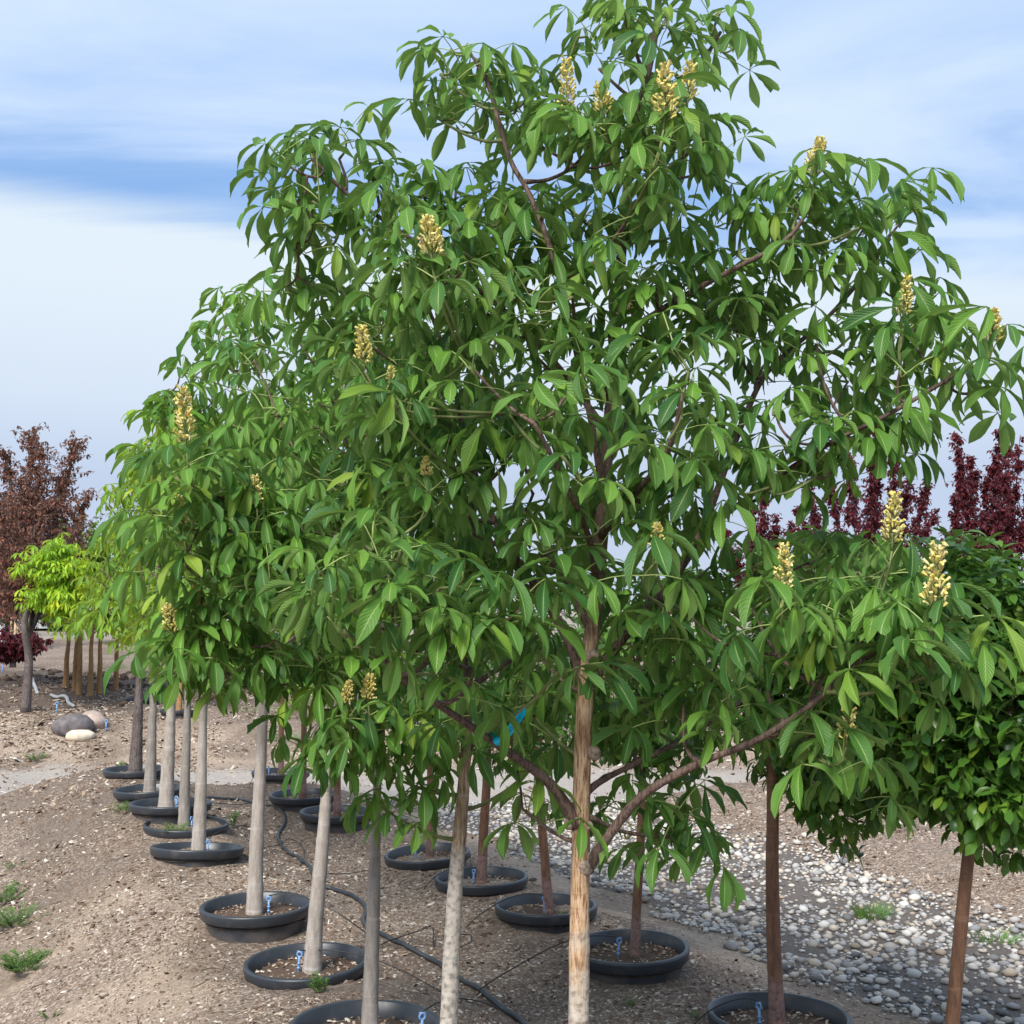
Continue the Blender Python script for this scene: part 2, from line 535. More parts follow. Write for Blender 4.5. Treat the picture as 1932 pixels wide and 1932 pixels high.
def ground_mat():
    m, nt, b, out = mat('mulch')
    tc = N(nt, 'ShaderNodeTexCoord')
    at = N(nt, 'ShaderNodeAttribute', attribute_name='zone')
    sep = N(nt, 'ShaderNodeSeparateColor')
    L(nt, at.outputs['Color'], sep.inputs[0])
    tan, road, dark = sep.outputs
    co = tc.outputs['Object']
    warp = N(nt, 'ShaderNodeTexNoise', inp={'Scale': 22.0, 'Detail': 2.0})
    L(nt, co, warp.inputs['Vector'])
    add = N(nt, 'ShaderNodeMix', data_type='VECTOR', inp={0: .02})
    L(nt, co, add.inputs[4])
    L(nt, warp.outputs['Color'], add.inputs[5])
    vo = N(nt, 'ShaderNodeTexVoronoi', inp={'Scale': 62.0, 'Randomness': 1.0})
    L(nt, add.outputs[1], vo.inputs['Vector'])
    vo2 = N(nt, 'ShaderNodeTexVoronoi', inp={'Scale': 135.0})
    L(nt, co, vo2.inputs['Vector'])
    n1 = N(nt, 'ShaderNodeTexNoise', inp={'Scale': 2.2, 'Detail': 6.0, 'Roughness': .6})
    L(nt, co, n1.inputs['Vector'])
    n2 = N(nt, 'ShaderNodeTexNoise', inp={'Scale': 28.0, 'Detail': 5.0, 'Roughness': .7})
    L(nt, co, n2.inputs['Vector'])
    cs = N(nt, 'ShaderNodeSeparateColor')
    L(nt, vo.outputs['Color'], cs.inputs[0])
    cs2 = N(nt, 'ShaderNodeSeparateColor')
    L(nt, vo2.outputs['Color'], cs2.inputs[0])
    mul = ramp(nt, cs.outputs[0], [(0, (.06, .044, .035)), (.28, (.155, .115, .09)), (.58, (.28, .216, .17)), (.8, (.43, .345, .28)), (.94, (.60, .52, .45)), (1, (.70, .64, .58))])
    fine = ramp(nt, cs2.outputs[0], [(0, (.06, .041, .031)), (.4, (.17, .12, .09)), (.8, (.38, .29, .225)), (1, (.66, .58, .50))])
    mul = mixc(nt, .45, mul, fine)
    mul = mixc(nt, ramp(nt, n1.outputs['Fac'], [(.35, .0), (.7, .6)]), mul, (.25, .19, .15))
    tanc = mixc(nt, .45, ramp(nt, n2.outputs['Fac'], [(.3, (.38, .29, .21)), (.7, (.60, .48, .37))]), mul)
    roadc = mixc(nt, .3, ramp(nt, n2.outputs['Fac'], [(.3, (.33, .30, .275)), (.7, (.52, .49, .455))]), fine)
    tf = mth(nt, 'MULTIPLY', tan, ramp(nt, n1.outputs['Fac'], [(.3, .6), (.6, 1.0)]))
    col = mixc(nt, tf, mul, tanc)
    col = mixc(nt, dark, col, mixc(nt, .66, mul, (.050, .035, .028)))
    col = mixc(nt, road, col, roadc)
    L(nt, col, b.inputs['Base Color'])
    b.inputs['Roughness'].default_value = .95
    b.inputs['Specular IOR Level'].default_value = .15
    hgt = mth(nt, 'ADD', mth(nt, 'MULTIPLY', cs.outputs[1], .6), mth(nt, 'ADD', n2.outputs['Fac'], mth(nt, 'MULTIPLY', cs2.outputs[1], .3)))
    bp = N(nt, 'ShaderNodeBump', inp={'Strength': .9, 'Distance': .012})
    L(nt, hgt, bp.inputs['Height'])
    L(nt, bp.outputs[0], b.inputs['Normal'])
    return m


def rnd_mat(name, stops, rough=.8, spec=.3, scale=40.0, bump=.3, amount=.25):
    m, nt, b, out = mat(name)
    at = N(nt, 'ShaderNodeAttribute', attribute_name='rnd')
    oi = N(nt, 'ShaderNodeObjectInfo')
    r = mth(nt, 'FRACT', mth(nt, 'ADD', at.outputs['Fac'], oi.outputs['Random']))
    tc = N(nt, 'ShaderNodeTexCoord')
    n = N(nt, 'ShaderNodeTexNoise', inp={'Scale': scale, 'Detail': 4.0})
    L(nt, tc.outputs['Object'], n.inputs['Vector'])
    col = ramp(nt, r, stops)
    col = mixc(nt, mth(nt, 'MULTIPLY', ramp(nt, n.outputs['Fac'], [(.35, 1.0), (.65, 0.0)]), amount), col, (.05, .04, .035))
    L(nt, col, b.inputs['Base Color'])
    b.inputs['Roughness'].default_value = rough
    b.inputs['Specular IOR Level'].default_value = spec
    if bump:
        bp = N(nt, 'ShaderNodeBump', inp={'Strength': bump, 'Distance': .003})
        L(nt, n.outputs['Fac'], bp.inputs['Height'])
        L(nt, bp.outputs[0], b.inputs['Normal'])
    return m


M = {}
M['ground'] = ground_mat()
M['buckeye'] = leaf_mat('buckeye_leaf', (.032, .118, .024), (.150, .320, .038), (.150, .260, .066), (.34, .46, .16), rough=.5, trans=.30)
M['petiole'] = simple('petiole', (.27, .35, .11), .5, .4)
M['twig'] = simple('green_twig', (.16, .19, .07), .6, .3, .3, 30)
M['branch'] = bark_mat('branch_bark', (.135, .088, .070), (.075, .048, .042), (.20, .145, .115), rings=.35)
M['bark_tan'] = bark_mat('peeling_tan_bark', (.47, .30, .165), (.27, .145, .08), (.60, .47, .34), pale=(.42, .37, .31), pale_z=.64, top=(.15, .098, .075), top_z=1.60, rings=.85, ringc=(.16, .065, .04))
M['bark_white'] = bark_mat('pale_tan_bark', (.42, .31, .21), (.25, .17, .115), (.54, .44, .34), pale=(.42, .38, .335), pale_z=.80, top=(.15, .105, .08), top_z=1.25)
M['bark_grey'] = bark_mat('grey_bark', (.25, .225, .205), (.18, .16, .145), (.32, .29, .265), rings=.45, smooth=True)
M['bark_grey_light'] = bark_mat('light_grey_bark', (.34, .30, .27), (.25, .22, .195), (.42, .385, .35), rings=.45, smooth=True)
M['bark_brown'] = bark_mat('shiny_brown_bark', (.17, .088, .052), (.095, .052, .036), (.235, .135, .085), pale=(.22, .135, .12), pale_z=.22, rough=.42, rings=.4, smooth=True)
M['bark_orange'] = bark_mat('orange_brown_bark', (.30, .17, .075), (.17, .09, .04), (.38, .235, .12), rings=.3, smooth=True)
M['bark_dark'] = bark_mat('dark_grey_bark', (.12, .095, .09), (.06, .048, .046), (.19, .16, .15), rings=.3)
M['globe'] = leaf_mat('cherry_leaf', (.028, .088, .024), (.125, .27, .036), (.09, .165, .05), (.13, .22, .07), rough=.34, veins=False, damage=False)
M['maroon'] = leaf_mat('maroon_leaf', (.066, .014, .024), (.165, .026, .038), (.14, .035, .045), (.1, .02, .03), rough=.5, veins=False, trans=.3, transc=(.32, .03, .03), damage=False)
M['russet'] = leaf_mat('russet_leaf', (.12, .070, .048), (.30, .115, .075), (.18, .10, .075), (.1, .05, .03), rough=.5, veins=False, trans=.25, transc=(.26, .09, .05), damage=False)
M['weed'] = leaf_mat('weed_leaf', (.075, .165, .040), (.17, .29, .075), (.12, .22, .07), (.2, .3, .1), veins=False, rough=.6, damage=False)
M['flower'] = rnd_mat('yellow_flower', [(0, (.70, .60, .16)), (.5, (.80, .71, .26)), (.85, (.80, .74, .38)), (1, (.62, .45, .15))], .6, .3, 200, 0, .04)
def pot_mat():
    m, nt, b, o = mat('black_pot_plastic')
    tc = N(nt, 'ShaderNodeTexCoord')
    n = N(nt, 'ShaderNodeTexNoise', inp={'Scale': 7.0, 'Detail': 7.0, 'Roughness': .65})
    L(nt, tc.outputs['Object'], n.inputs['Vector'])
    sep = N(nt, 'ShaderNodeSeparateXYZ')
    L(nt, tc.outputs['Object'], sep.inputs[0])
    lowz = N(nt, 'ShaderNodeMapRange', inp={'From Min': -.15, 'From Max': 0.0, 'To Min': .28, 'To Max': 0.0})
    L(nt, sep.outputs[2], lowz.inputs[0])
    d = ramp(nt, mth(nt, 'ADD', n.outputs['Fac'], lowz.outputs[0]), [(.55, 0.0), (.95, .5)])
    L(nt, mixc(nt, d, (.030, .036, .046), (.22, .175, .14)), b.inputs['Base Color'])
    L(nt, mth(nt, 'ADD', mth(nt, 'MULTIPLY', d, .5), .40), b.inputs['Roughness'])
    return m


M['pot'] = pot_mat()
M['hose'] = simple('black_hose_plastic', (.035, .040, .048), .45, .5, .3, 12)
M['tube'] = simple('thin_black_tube', (.012, .012, .013), .45, .5)
M['blue'] = simple('blue_stake_plastic', (.16, .31, .58), .4, .5)
M['stone'] = rnd_mat('river_stone', [(0, (.36, .35, .34)), (.16, (.50, .48, .45)), (.30, (.25, .255, .27)), (.46, (.55, .48, .39)), (.62, (.66, .64, .60)), (.76, (.42, .33, .25)), (.86, (.10, .10, .105)), (1, (.45, .44, .425))], .75, .35, 60, .25, .2)
M['chip'] = rnd_mat('wood_chip', [(0, (.085, .055, .040)), (.3, (.19, .13, .095)), (.55, (.32, .235, .175)), (.78, (.46, .37, .29)), (.92, (.60, .53, .45)), (1, (.66, .62, .57))], .95, .15, 90, 0, .3)


# ------------------------------------------------------------------ ground
def axis(fine0, fine1, step, lo, hi, grow=1.12):
    a = list(np.arange(fine0, fine1, step))
    s, p = step, a[-1]
    while p < hi:
        s *= grow
        p += s
        a.append(p)
    s, p = step, fine0
    b = []
    while p > lo:
        s *= grow
        p -= s
        b.append(p)
    return np.array(b[::-1] + a)


def stone_zone(x, y):
    s, t = st(x, y)
    w = (fbm(x * 1.3, y * 1.3, 3) - .5) * .9
    return sstep(2.45, 2.75, t + w) * (1 - sstep(4.55, 4.95, t + w)) * (1 - sstep(13.2, 14.2, y))


def build_ground():
    xs = axis(-9.5, 5.0, .055, -500, 500)
    ys = axis(4.2, 14.0, .055, -60, 900, 1.022)
    X, Y = np.meshgrid(xs, ys, indexing='xy')
    Z = gh(X, Y)
    b = MB()
    V = np.stack([X, Y, Z], -1)
    b.grid(V, 0)
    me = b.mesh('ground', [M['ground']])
    s, t = st(X, Y)
    nz = fbm(X * 1.1 + 5, Y * 1.1, 4)
    nb = fbm(X * .6, Y * .6 + 8, 3)
    tan = sstep(-.35, -.8, t) * (1 - sstep(-1.3, -1.7, t)) * sstep(1.6, 3.2, s) * (1 - sstep(4.6, 5.6, s)) * sstep(.40, .55, nz) * 1.0
    tan = np.maximum(tan, sstep(1.85, 2.2, t + (nz - .5)) * (1 - sstep(2.75, 3.1, t + (nz - .5))) * (1 - sstep(12, 14, Y)) * 1.0)
    tan = np.maximum(tan, sstep(-1.6, -2.1, t) * .55 * (1 - sstep(12, 14, Y)))
    tan = np.maximum(tan, sstep(17.2, 18.0, Y) * (1 - sstep(18.6, 19.8, Y)) * .8)
    road = sstep(13.9, 14.6, Y + (nz - .5) * 1.2) * (1 - sstep(16.9, 17.6, Y + (nz - .5)))
    road = np.maximum(road, sstep(44, 50, Y) * .5)
    dark = sstep(4.5, 6.5, s) * (1 - sstep(13, 14, Y)) * (1 - sstep(1.9, 2.4, t)) * sstep(-1.5, -.9, t) * .55  # tree shade at the far end of the rows, painted into the soil colour
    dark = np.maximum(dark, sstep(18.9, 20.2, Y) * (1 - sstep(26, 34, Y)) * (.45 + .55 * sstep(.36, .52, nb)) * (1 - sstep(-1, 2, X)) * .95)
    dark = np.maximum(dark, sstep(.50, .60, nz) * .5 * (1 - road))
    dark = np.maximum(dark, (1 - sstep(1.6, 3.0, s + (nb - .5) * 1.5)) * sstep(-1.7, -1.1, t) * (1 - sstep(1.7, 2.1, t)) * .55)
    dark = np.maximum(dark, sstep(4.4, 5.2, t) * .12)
    ca = me.color_attributes.new('zone', 'FLOAT_COLOR', 'POINT')
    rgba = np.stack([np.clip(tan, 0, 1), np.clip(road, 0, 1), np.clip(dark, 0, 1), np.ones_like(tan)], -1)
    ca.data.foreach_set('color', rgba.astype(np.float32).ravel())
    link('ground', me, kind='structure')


build_ground()


def ico(sub=1):
    bm = bmesh.new()
    bmesh.ops.create_icosphere(bm, subdivisions=sub, radius=1)
    v = np.array([x.co for x in bm.verts])
    f = np.array([[x.index for x in k.verts] for k in bm.faces])
    bm.free()
    return v, np.hstack([f, f[:, 2:]])


ICO1, ICO2 = ico(1), ico(2)


def lumpy(base, amp, flat):
    v, f = base
    k = rng.normal(size=(5, 3))
    ph = rng.random(5) * 6
    d = sum(np.sin(v @ k[i] * 1.4 + ph[i]) for i in range(5)) * amp / 3
    s = np.array([1.0, rng.uniform(.52, .95), rng.uniform(*flat)])
    return v * (1 + d)[:, None] * s, f


def rotz(a):
    c, s = math.cos(a), math.sin(a)
    return np.array([[c, -s, 0], [s, c, 0], [0, 0, 1.0]])


def rot(axis_, a):
    return np.array(Matrix.Rotation(a, 3, Vector(axis_)))


def build_stones():
    bed = MB()
    ss = np.arange(-2.5, 10.5, .12)
    tt = np.arange(2.3, 5.15, .12)
    S, T = np.meshgrid(ss, tt, indexing='ij')
    X = .21 - .427 * S + .904 * T
    Y = 3.8 + .904 * S + .427 * T
    zone = stone_zone(X, Y)
    Z = gh(X, Y) - .03 + .042 * zone
    bed.grid(np.stack([X, Y, Z], -1))
    bm = rnd_mat('stone_bed_grit', [(0, (.15, .13, .115)), (1, (.15, .13, .115))], .95, .2, 70, .8, .6)
    root = bed.build('stone_bed', bm, kind='structure')
    n = 52000
    s, t = rng.uniform(-2.5, 10, n), rng.uniform(2.2, 5.2, n)
    x = .21 - .427 * s + .904 * t
    y = 3.8 + .904 * s + .427 * t
    d = np.hypot(x, y)
    inview = (np.abs(x / y) < .52) & (y > 3.8)
    keep = (rng.random(n) < stone_zone(x, y) * (.25 + .75 * sstep(.36, .6, fbm(x * 2.4, y * 2.4 + 30, 3)))) & inview
    x, y, d = x[keep], y[keep], d[keep]
    size = rng.lognormal(math.log(.0150), .50, len(x)).clip(.006, .046)
    size = np.maximum(size, .0014 * d)
    # thin out stones that would overlap
    order = np.argsort(-size)
    cell, sel = {}, []
    for i in order:
        r = size[i] * .80
        cx, cy = int(x[i] / .06), int(y[i] / .06)
        ok = True
        for a in (-2, -1, 0, 1, 2):
            for c in (-2, -1, 0, 1, 2):
                for j in cell.get((cx + a, cy + c), ()):
                    if (x[i] - x[j]) ** 2 + (y[i] - y[j]) ** 2 < (r + size[j] * .80) ** 2:
                        ok = False
                        break
                if not ok:
                    break
            if not ok:
                break
        if ok:
            cell.setdefault((cx, cy), []).append(i)
            sel.append(i)
    sel = np.array(sel)
    x, y, d, size = x[sel], y[sel], d[sel], size[sel]
    z = gh(x, y)
    big = np.argsort(-size / d)
    tmpl = [lumpy(ICO1, .24, (.36, .62)) for _ in range(12)]
    meshes = []
    for v, f in tmpl:
        b = MB()
        b.add(v, f, np.zeros((len(v), 2)))
        meshes.append(b.mesh('stone', [M['stone']]))
    for i in big[:300]:
        o = link('stone', meshes[rng.integers(12)], root)
        R = Matrix.Rotation(rng.random() * 6.28, 4, 'Z') @ Matrix.Rotation(rng.normal() * .18, 4, 'X')
        o.matrix_local = Matrix.Translation((x[i], y[i], z[i] + .012 + size[i] * .25)) @ R @ Matrix.Scale(size[i], 4)
    b = MB()
    for i in big[300:]:
        v, f = tmpl[rng.integers(12)]
        b.add(v @ rotz(rng.random() * 6.28).T * size[i] + [x[i], y[i], z[i] + .012 + size[i] * .22], f, np.zeros((len(v), 2)), 0, rng.random())
    b.build('small_stone', M['stone'], root, kind='stuff')


build_stones()


def build_chips():
    n = 190000
    D = np.exp(rng.uniform(math.log(3.6), math.log(20), n))
    x = D * rng.uniform(-.5, .5, n)
    y = D
    far = np.arange(n) > n - 45000
    y = np.where(far, rng.uniform(14.0, 23, n), y)
    x = np.where(far, y * rng.uniform(-.5, -.1, n), x)
    clump = fbm(x * 2.1 + 40, y * 2.1, 3)
    zs = stone_zone(x, y)
    road = sstep(13.6, 14.2, y) * (1 - sstep(17, 17.4, y))
    s_, t_ = st(x, y)
    path = sstep(1.9, 2.15, t_) * (1 - sstep(2.5, 2.8, t_))
    keep = (rng.random(n) > zs) & (rng.random(n) > path * .7) & (rng.random(n) > road * .9) & (rng.random(n) < sstep(.34, .60, clump) * .95 + .10)
    for p in PC:
        keep &= (x - p[0]) ** 2 + (y - p[1]) ** 2 > (POT_R * 1.02) ** 2
    kk = np.nonzero(keep)[0]
    kk = np.sort(rng.permutation(kk)[:86000])
    x, y = x[kk], y[kk]
    z = gh(x, y)
    v0 = np.array([[-1, -1, 0], [1, -1, 0], [1, 1, 0], [-1, 1, 0], [-.6, -.7, 1], [.7, -.6, 1], [.6, .7, 1], [-.7, .6, 1]], float)
    q0 = np.array([[4, 5, 6, 7], [0, 1, 5, 4], [1, 2, 6, 5], [2, 3, 7, 6], [3, 0, 4, 7]])
    b = MB()
    k = len(x)
    ln = rng.lognormal(math.log(.0056), .48, k).clip(.0025, .024) * np.clip(y / 6, .8, 2.6)
    wd = ln * rng.uniform(.3, .75, k)
    th = ln * rng.uniform(.15, .5, k)
    a = rng.random(k) * 6.28
    V = v0[None] * np.stack([ln, wd, th], -1)[:, None]
    tilt = rng.normal(size=k) * .35
    V[..., 2] += V[..., 0] * np.tan(np.clip(tilt, -.8, .8))[:, None]
    c, s_ = np.cos(a)[:, None], np.sin(a)[:, None]
    V = np.stack([V[..., 0] * c - V[..., 1] * s_, V[..., 0] * s_ + V[..., 1] * c, V[..., 2]], -1) + np.stack([x, y, z], -1)[:, None]
    Q = q0[None] + (np.arange(k) * 8)[:, None, None]
    b.add(V.reshape(-1, 3), Q.reshape(-1, 4), np.zeros((k * 8, 2)), 0, np.repeat(rng.random(k) ** .85, 8))
    b.build('wood_chips', M['chip'], smooth=False, kind='stuff')


build_chips()


def build_clods():
    tm = [lumpy(ICO1, .35, (.5, .9)) for _ in range(8)]
    b = MB()
    n = 0
    while n < 2200:
        y = rng.uniform(18.6, 27)
        x = y * rng.uniform(-.47, -.12)
        if rng.random() > sstep(.44, .58, fbm(np.array([x * .7]), np.array([y * .7 + 3]), 3))[0]:
            continue
        r = rng.lognormal(math.log(.032), .5)
        v, f = tm[rng.integers(8)]
        b.add(v @ rotz(rng.random() * 6.28).T * r + [x, y, g(x, y) + r * .15], f, np.zeros((len(v), 2)), 0, rng.random())
        n += 1
    b.build('soil_clods', rnd_mat('dark_soil_clod', [(0, (.05, .034, .026)), (.6, (.11, .078, .058)), (1, (.19, .14, .105))], .95, .1, 40, .5, .3), kind='stuff')


build_clods()

# ------------------------------------------------------------------ leaf shapes
def leaflet(L_, W_, az, p0, p1, fold, n, m, origin, chew=0.0, wave=.0):
    """grid of (n+1) x (m+1) points: a leaflet starting at origin, heading az, arching from pitch p0 down to p1"""
    a = np.linspace(0, 1, n + 1)
    amax = 1.0 - chew
    pit = p0 + (p1 - p0) * (.45 * a + .55 * np.sin(a * PI / 2))
    azs = az + rng.normal() * .28 * a ** 1.5
    d = np.stack([np.cos(azs), np.sin(azs), azs * 0], -1)
    Tn = np.cos(pit)[:, None] * d + np.sin(pit)[:, None] * np.array([0, 0, 1.0])
    step = L_ * amax / n
    ctr = origin + np.vstack([np.zeros(3), np.cumsum((Tn[1:] + Tn[:-1]) / 2 * step, axis=0)])
    S = np.stack([-np.sin(azs), np.cos(azs), azs * 0], -1)
    Nn = np.cross(Tn, S)
    aa = a * amax
    w = W_ / 2 * (np.sin(PI * np.clip(aa, 0, 1) ** 1.5) ** 1.05 * .97 + .03 * (1 - aa))
    w[0] = W_ * .018
    if chew == 0:
        w[-1] = W_ * .004
    vv = np.linspace(-1, 1, m + 1)
    fo = fold * (1 - .35 * a)
    ph = rng.random() * 6
    wav = wave * W_ * np.sin(a * 16 + ph)
    edge = 1 + (rng.random((n + 1, m + 1)) - .5) * (.10 if chew == 0 else .3)
    out = (ctr[:, None] + (S[:, None] * np.cos(fo)[:, None, None] * vv[None, :, None] * w[:, None, None]) * edge[..., None]
           + Nn[:, None] * (np.sin(fo)[:, None] * np.abs(vv)[None] * w[:, None])[..., None]
           + Nn[:, None] * (wav[:, None] * np.abs(vv)[None] ** 2 * np.sign(vv)[None])[..., None])
    if chew:
        out[-1] += Tn[-1] * (rng.random((m + 1, 1)) - .7) * L_ * .14
    uv = np.stack(np.meshgrid(aa, (vv + 1) / 2, indexing='ij'), -1)
    return out, uv


def palm_leaf(droop, pp, n, m, sides):
    """compound leaf, petiole along +x with pitch pp; 5 leaflets"""
    b = MB()
    lp = rng.uniform(.10, .17)
    end = np.array([math.cos(pp), 0, math.sin(pp)]) * lp
    hub = end + np.array([0, 0, -.006])
    ctrl = end * .5 + np.array([0, 0, .012])
    b.tube(bez(np.zeros(3), ctrl, hub, 4 if sides > 3 else 3), np.linspace(.0024, .0019, 4 if sides > 3 else 3), sides, 1, cap=False)
    Ls = [.186, .176, .176, .148, .148]
    az = [0, .9, -.9, 1.98, -1.98]
    for l, a in zip(Ls, az):
        l *= rng.uniform(.88, 1.12)
        p0 = math.radians(rng.uniform(-16, 24) - 32 * droop)
        p1 = math.radians(rng.uniform(-74, -32) - 26 * droop)
        chew = rng.uniform(.12, .4) if rng.random() < .17 else 0.0
        v, uv = leaflet(l, l * rng.uniform(.25, .335), a + rng.normal() * .12, p0, p1, rng.uniform(.35, 1.1), n, m, hub, chew, .05)
        b.grid(v, 0, 0, uv)
    return b.arrays()


def simple_leaf(L_, n=4, m=2):
    b = MB()
    v, uv = leaflet(L_, L_ * .42, 0, rng.uniform(-.1, .35), rng.uniform(-1.0, -.35), .35, n, m, np.zeros(3))
    b.grid(v, 0, 0, uv)
    return b.arrays()


def up_side(t):
    """make sure that the upper side is the front side"""
    v, q, u, m, r = t
    k = m == 0
    nrm = np.cross(v[q[k, 1]] - v[q[k, 0]], v[q[k, 3]] - v[q[k, 0]])
    if nrm[:, 2].sum() < 0:
        q = q.copy()
        q[k] = q[k][:, ::-1]
    return v, q, u, m, r


DR = [0.05, .3, .55, .8, 1.05]
PPS = [math.radians(a) for a in (-12, 12, 38, 62)]
HI = [[[up_side(palm_leaf(d, p, 8, 4, 5)) for _ in range(2)] for p in PPS] for d in DR]
MD = [[[up_side(palm_leaf(d, p, 5, 2, 3)) for _ in range(2)] for p in PPS] for d in DR]
LO = [[[up_side(palm_leaf(d, p, 3, 2, 3))] for p in PPS] for d in DR]
TEMPL = {'hi': HI, 'md': MD, 'lo': LO}
LEAF_MESH = {}


def leaf_mesh(key, t, mats):
    if key not in LEAF_MESH:
        v, q, u, m, r = t
        LEAF_MESH[key] = mesh_arrays('leaf', v, q, u, m, r, mats)
    return LEAF_MESH[key]


class Foliage:
    """leaves of one tree: the ones that show largest become objects, the rest one joined mesh"""

    def __init__(self, mats, pick):
        self.mats, self.pick, self.items = mats, pick, []

    def put(self, key, R, t, s=1.0, r=None):
        self.items.append((key, R * s, np.asarray(t, float), rng.random() if r is None else r))

    def build(self, root, base, n_single, tint=(1, 1, 1)):
        cen = np.array([i[2] for i in self.items]) + base
        d = np.linalg.norm(cen - CAM, axis=1)
        sx = np.abs(cen[:, 0] / cen[:, 1])
        order = np.argsort(d + 3 * np.maximum(0, sx - .42))
        for i in order[:n_single]:
            key, R, t, r = self.items[i]
            o = link('leaf', leaf_mesh(key, self.pick(key), self.mats), root)
            mm = Matrix.Identity(4)
            for a in range(3):
                for c in range(3):
                    mm[a][c] = R[a, c]
                mm[a][3] = t[a]
            o.matrix_local = mm
            o.color = tuple(tint) + (1,)
        rest = order[n_single:]
        if len(rest):
            b = MB()
            for i in rest:
                key, R, t, r = self.items[i]
                v, q, u, m, _ = self.pick(key)
                b.add(v @ R.T + t, q, u, m, r)
            o = b.build('foliage', self.mats, root, kind='stuff')
            o.color = tuple(tint) + (1,)


def pick_palm(key):
    lod, a, b_, c = key
    return TEMPL[lod][a][b_][c]


def panicle(h=.15, n=100):
    b = MB()
    top = np.array([rng.normal() * .012, rng.normal() * .012, h])
    ax = bez(np.zeros(3), np.array([0, 0, h * .5]), top, 7)
    b.tube(ax, np.linspace(.0032, .0012, 7), 5, 1)
    for i in range(n):
        f = (i + .5) / n
        f = .10 + .90 * f
        c = ax[min(6, int(f * 6))] * (1 - (f * 6 % 1)) + ax[min(6, int(f * 6) + 1)] * (f * 6 % 1)
        az = i * 2.4 + rng.normal() * .6
        rad = .033 * (1 - f) ** .75 + .007
        el = rng.uniform(.25, .9)
        dr = np.array([math.cos(az) * math.cos(el), math.sin(az) * math.cos(el), math.sin(el)])
        p0 = c + dr * rad * rng.uniform(.4, 1.0)
        ln = rng.uniform(.013, .021)
        b.tube(np.array([c, p0]), [.0009, .0011], 3, 1, cap=False)
        dr2 = unit(dr + np.array([0, 0, .5]) + rng.normal(size=3) * .25)
        b.tube(np.array([p0, p0 + dr2 * ln * .35, p0 + dr2 * ln * .75, p0 + dr2 * ln]), [.0015, .0034, .0036, .0064 * rng.uniform(.6, 1)], 5, 0, rng.random(), cap=False, jitter=.5)
    return b


PAN = []
for h in (.13, .15, .17, .19, .11):
    PAN.append(panicle(h).mesh('flower_spike', [M['flower'], M['twig']]))


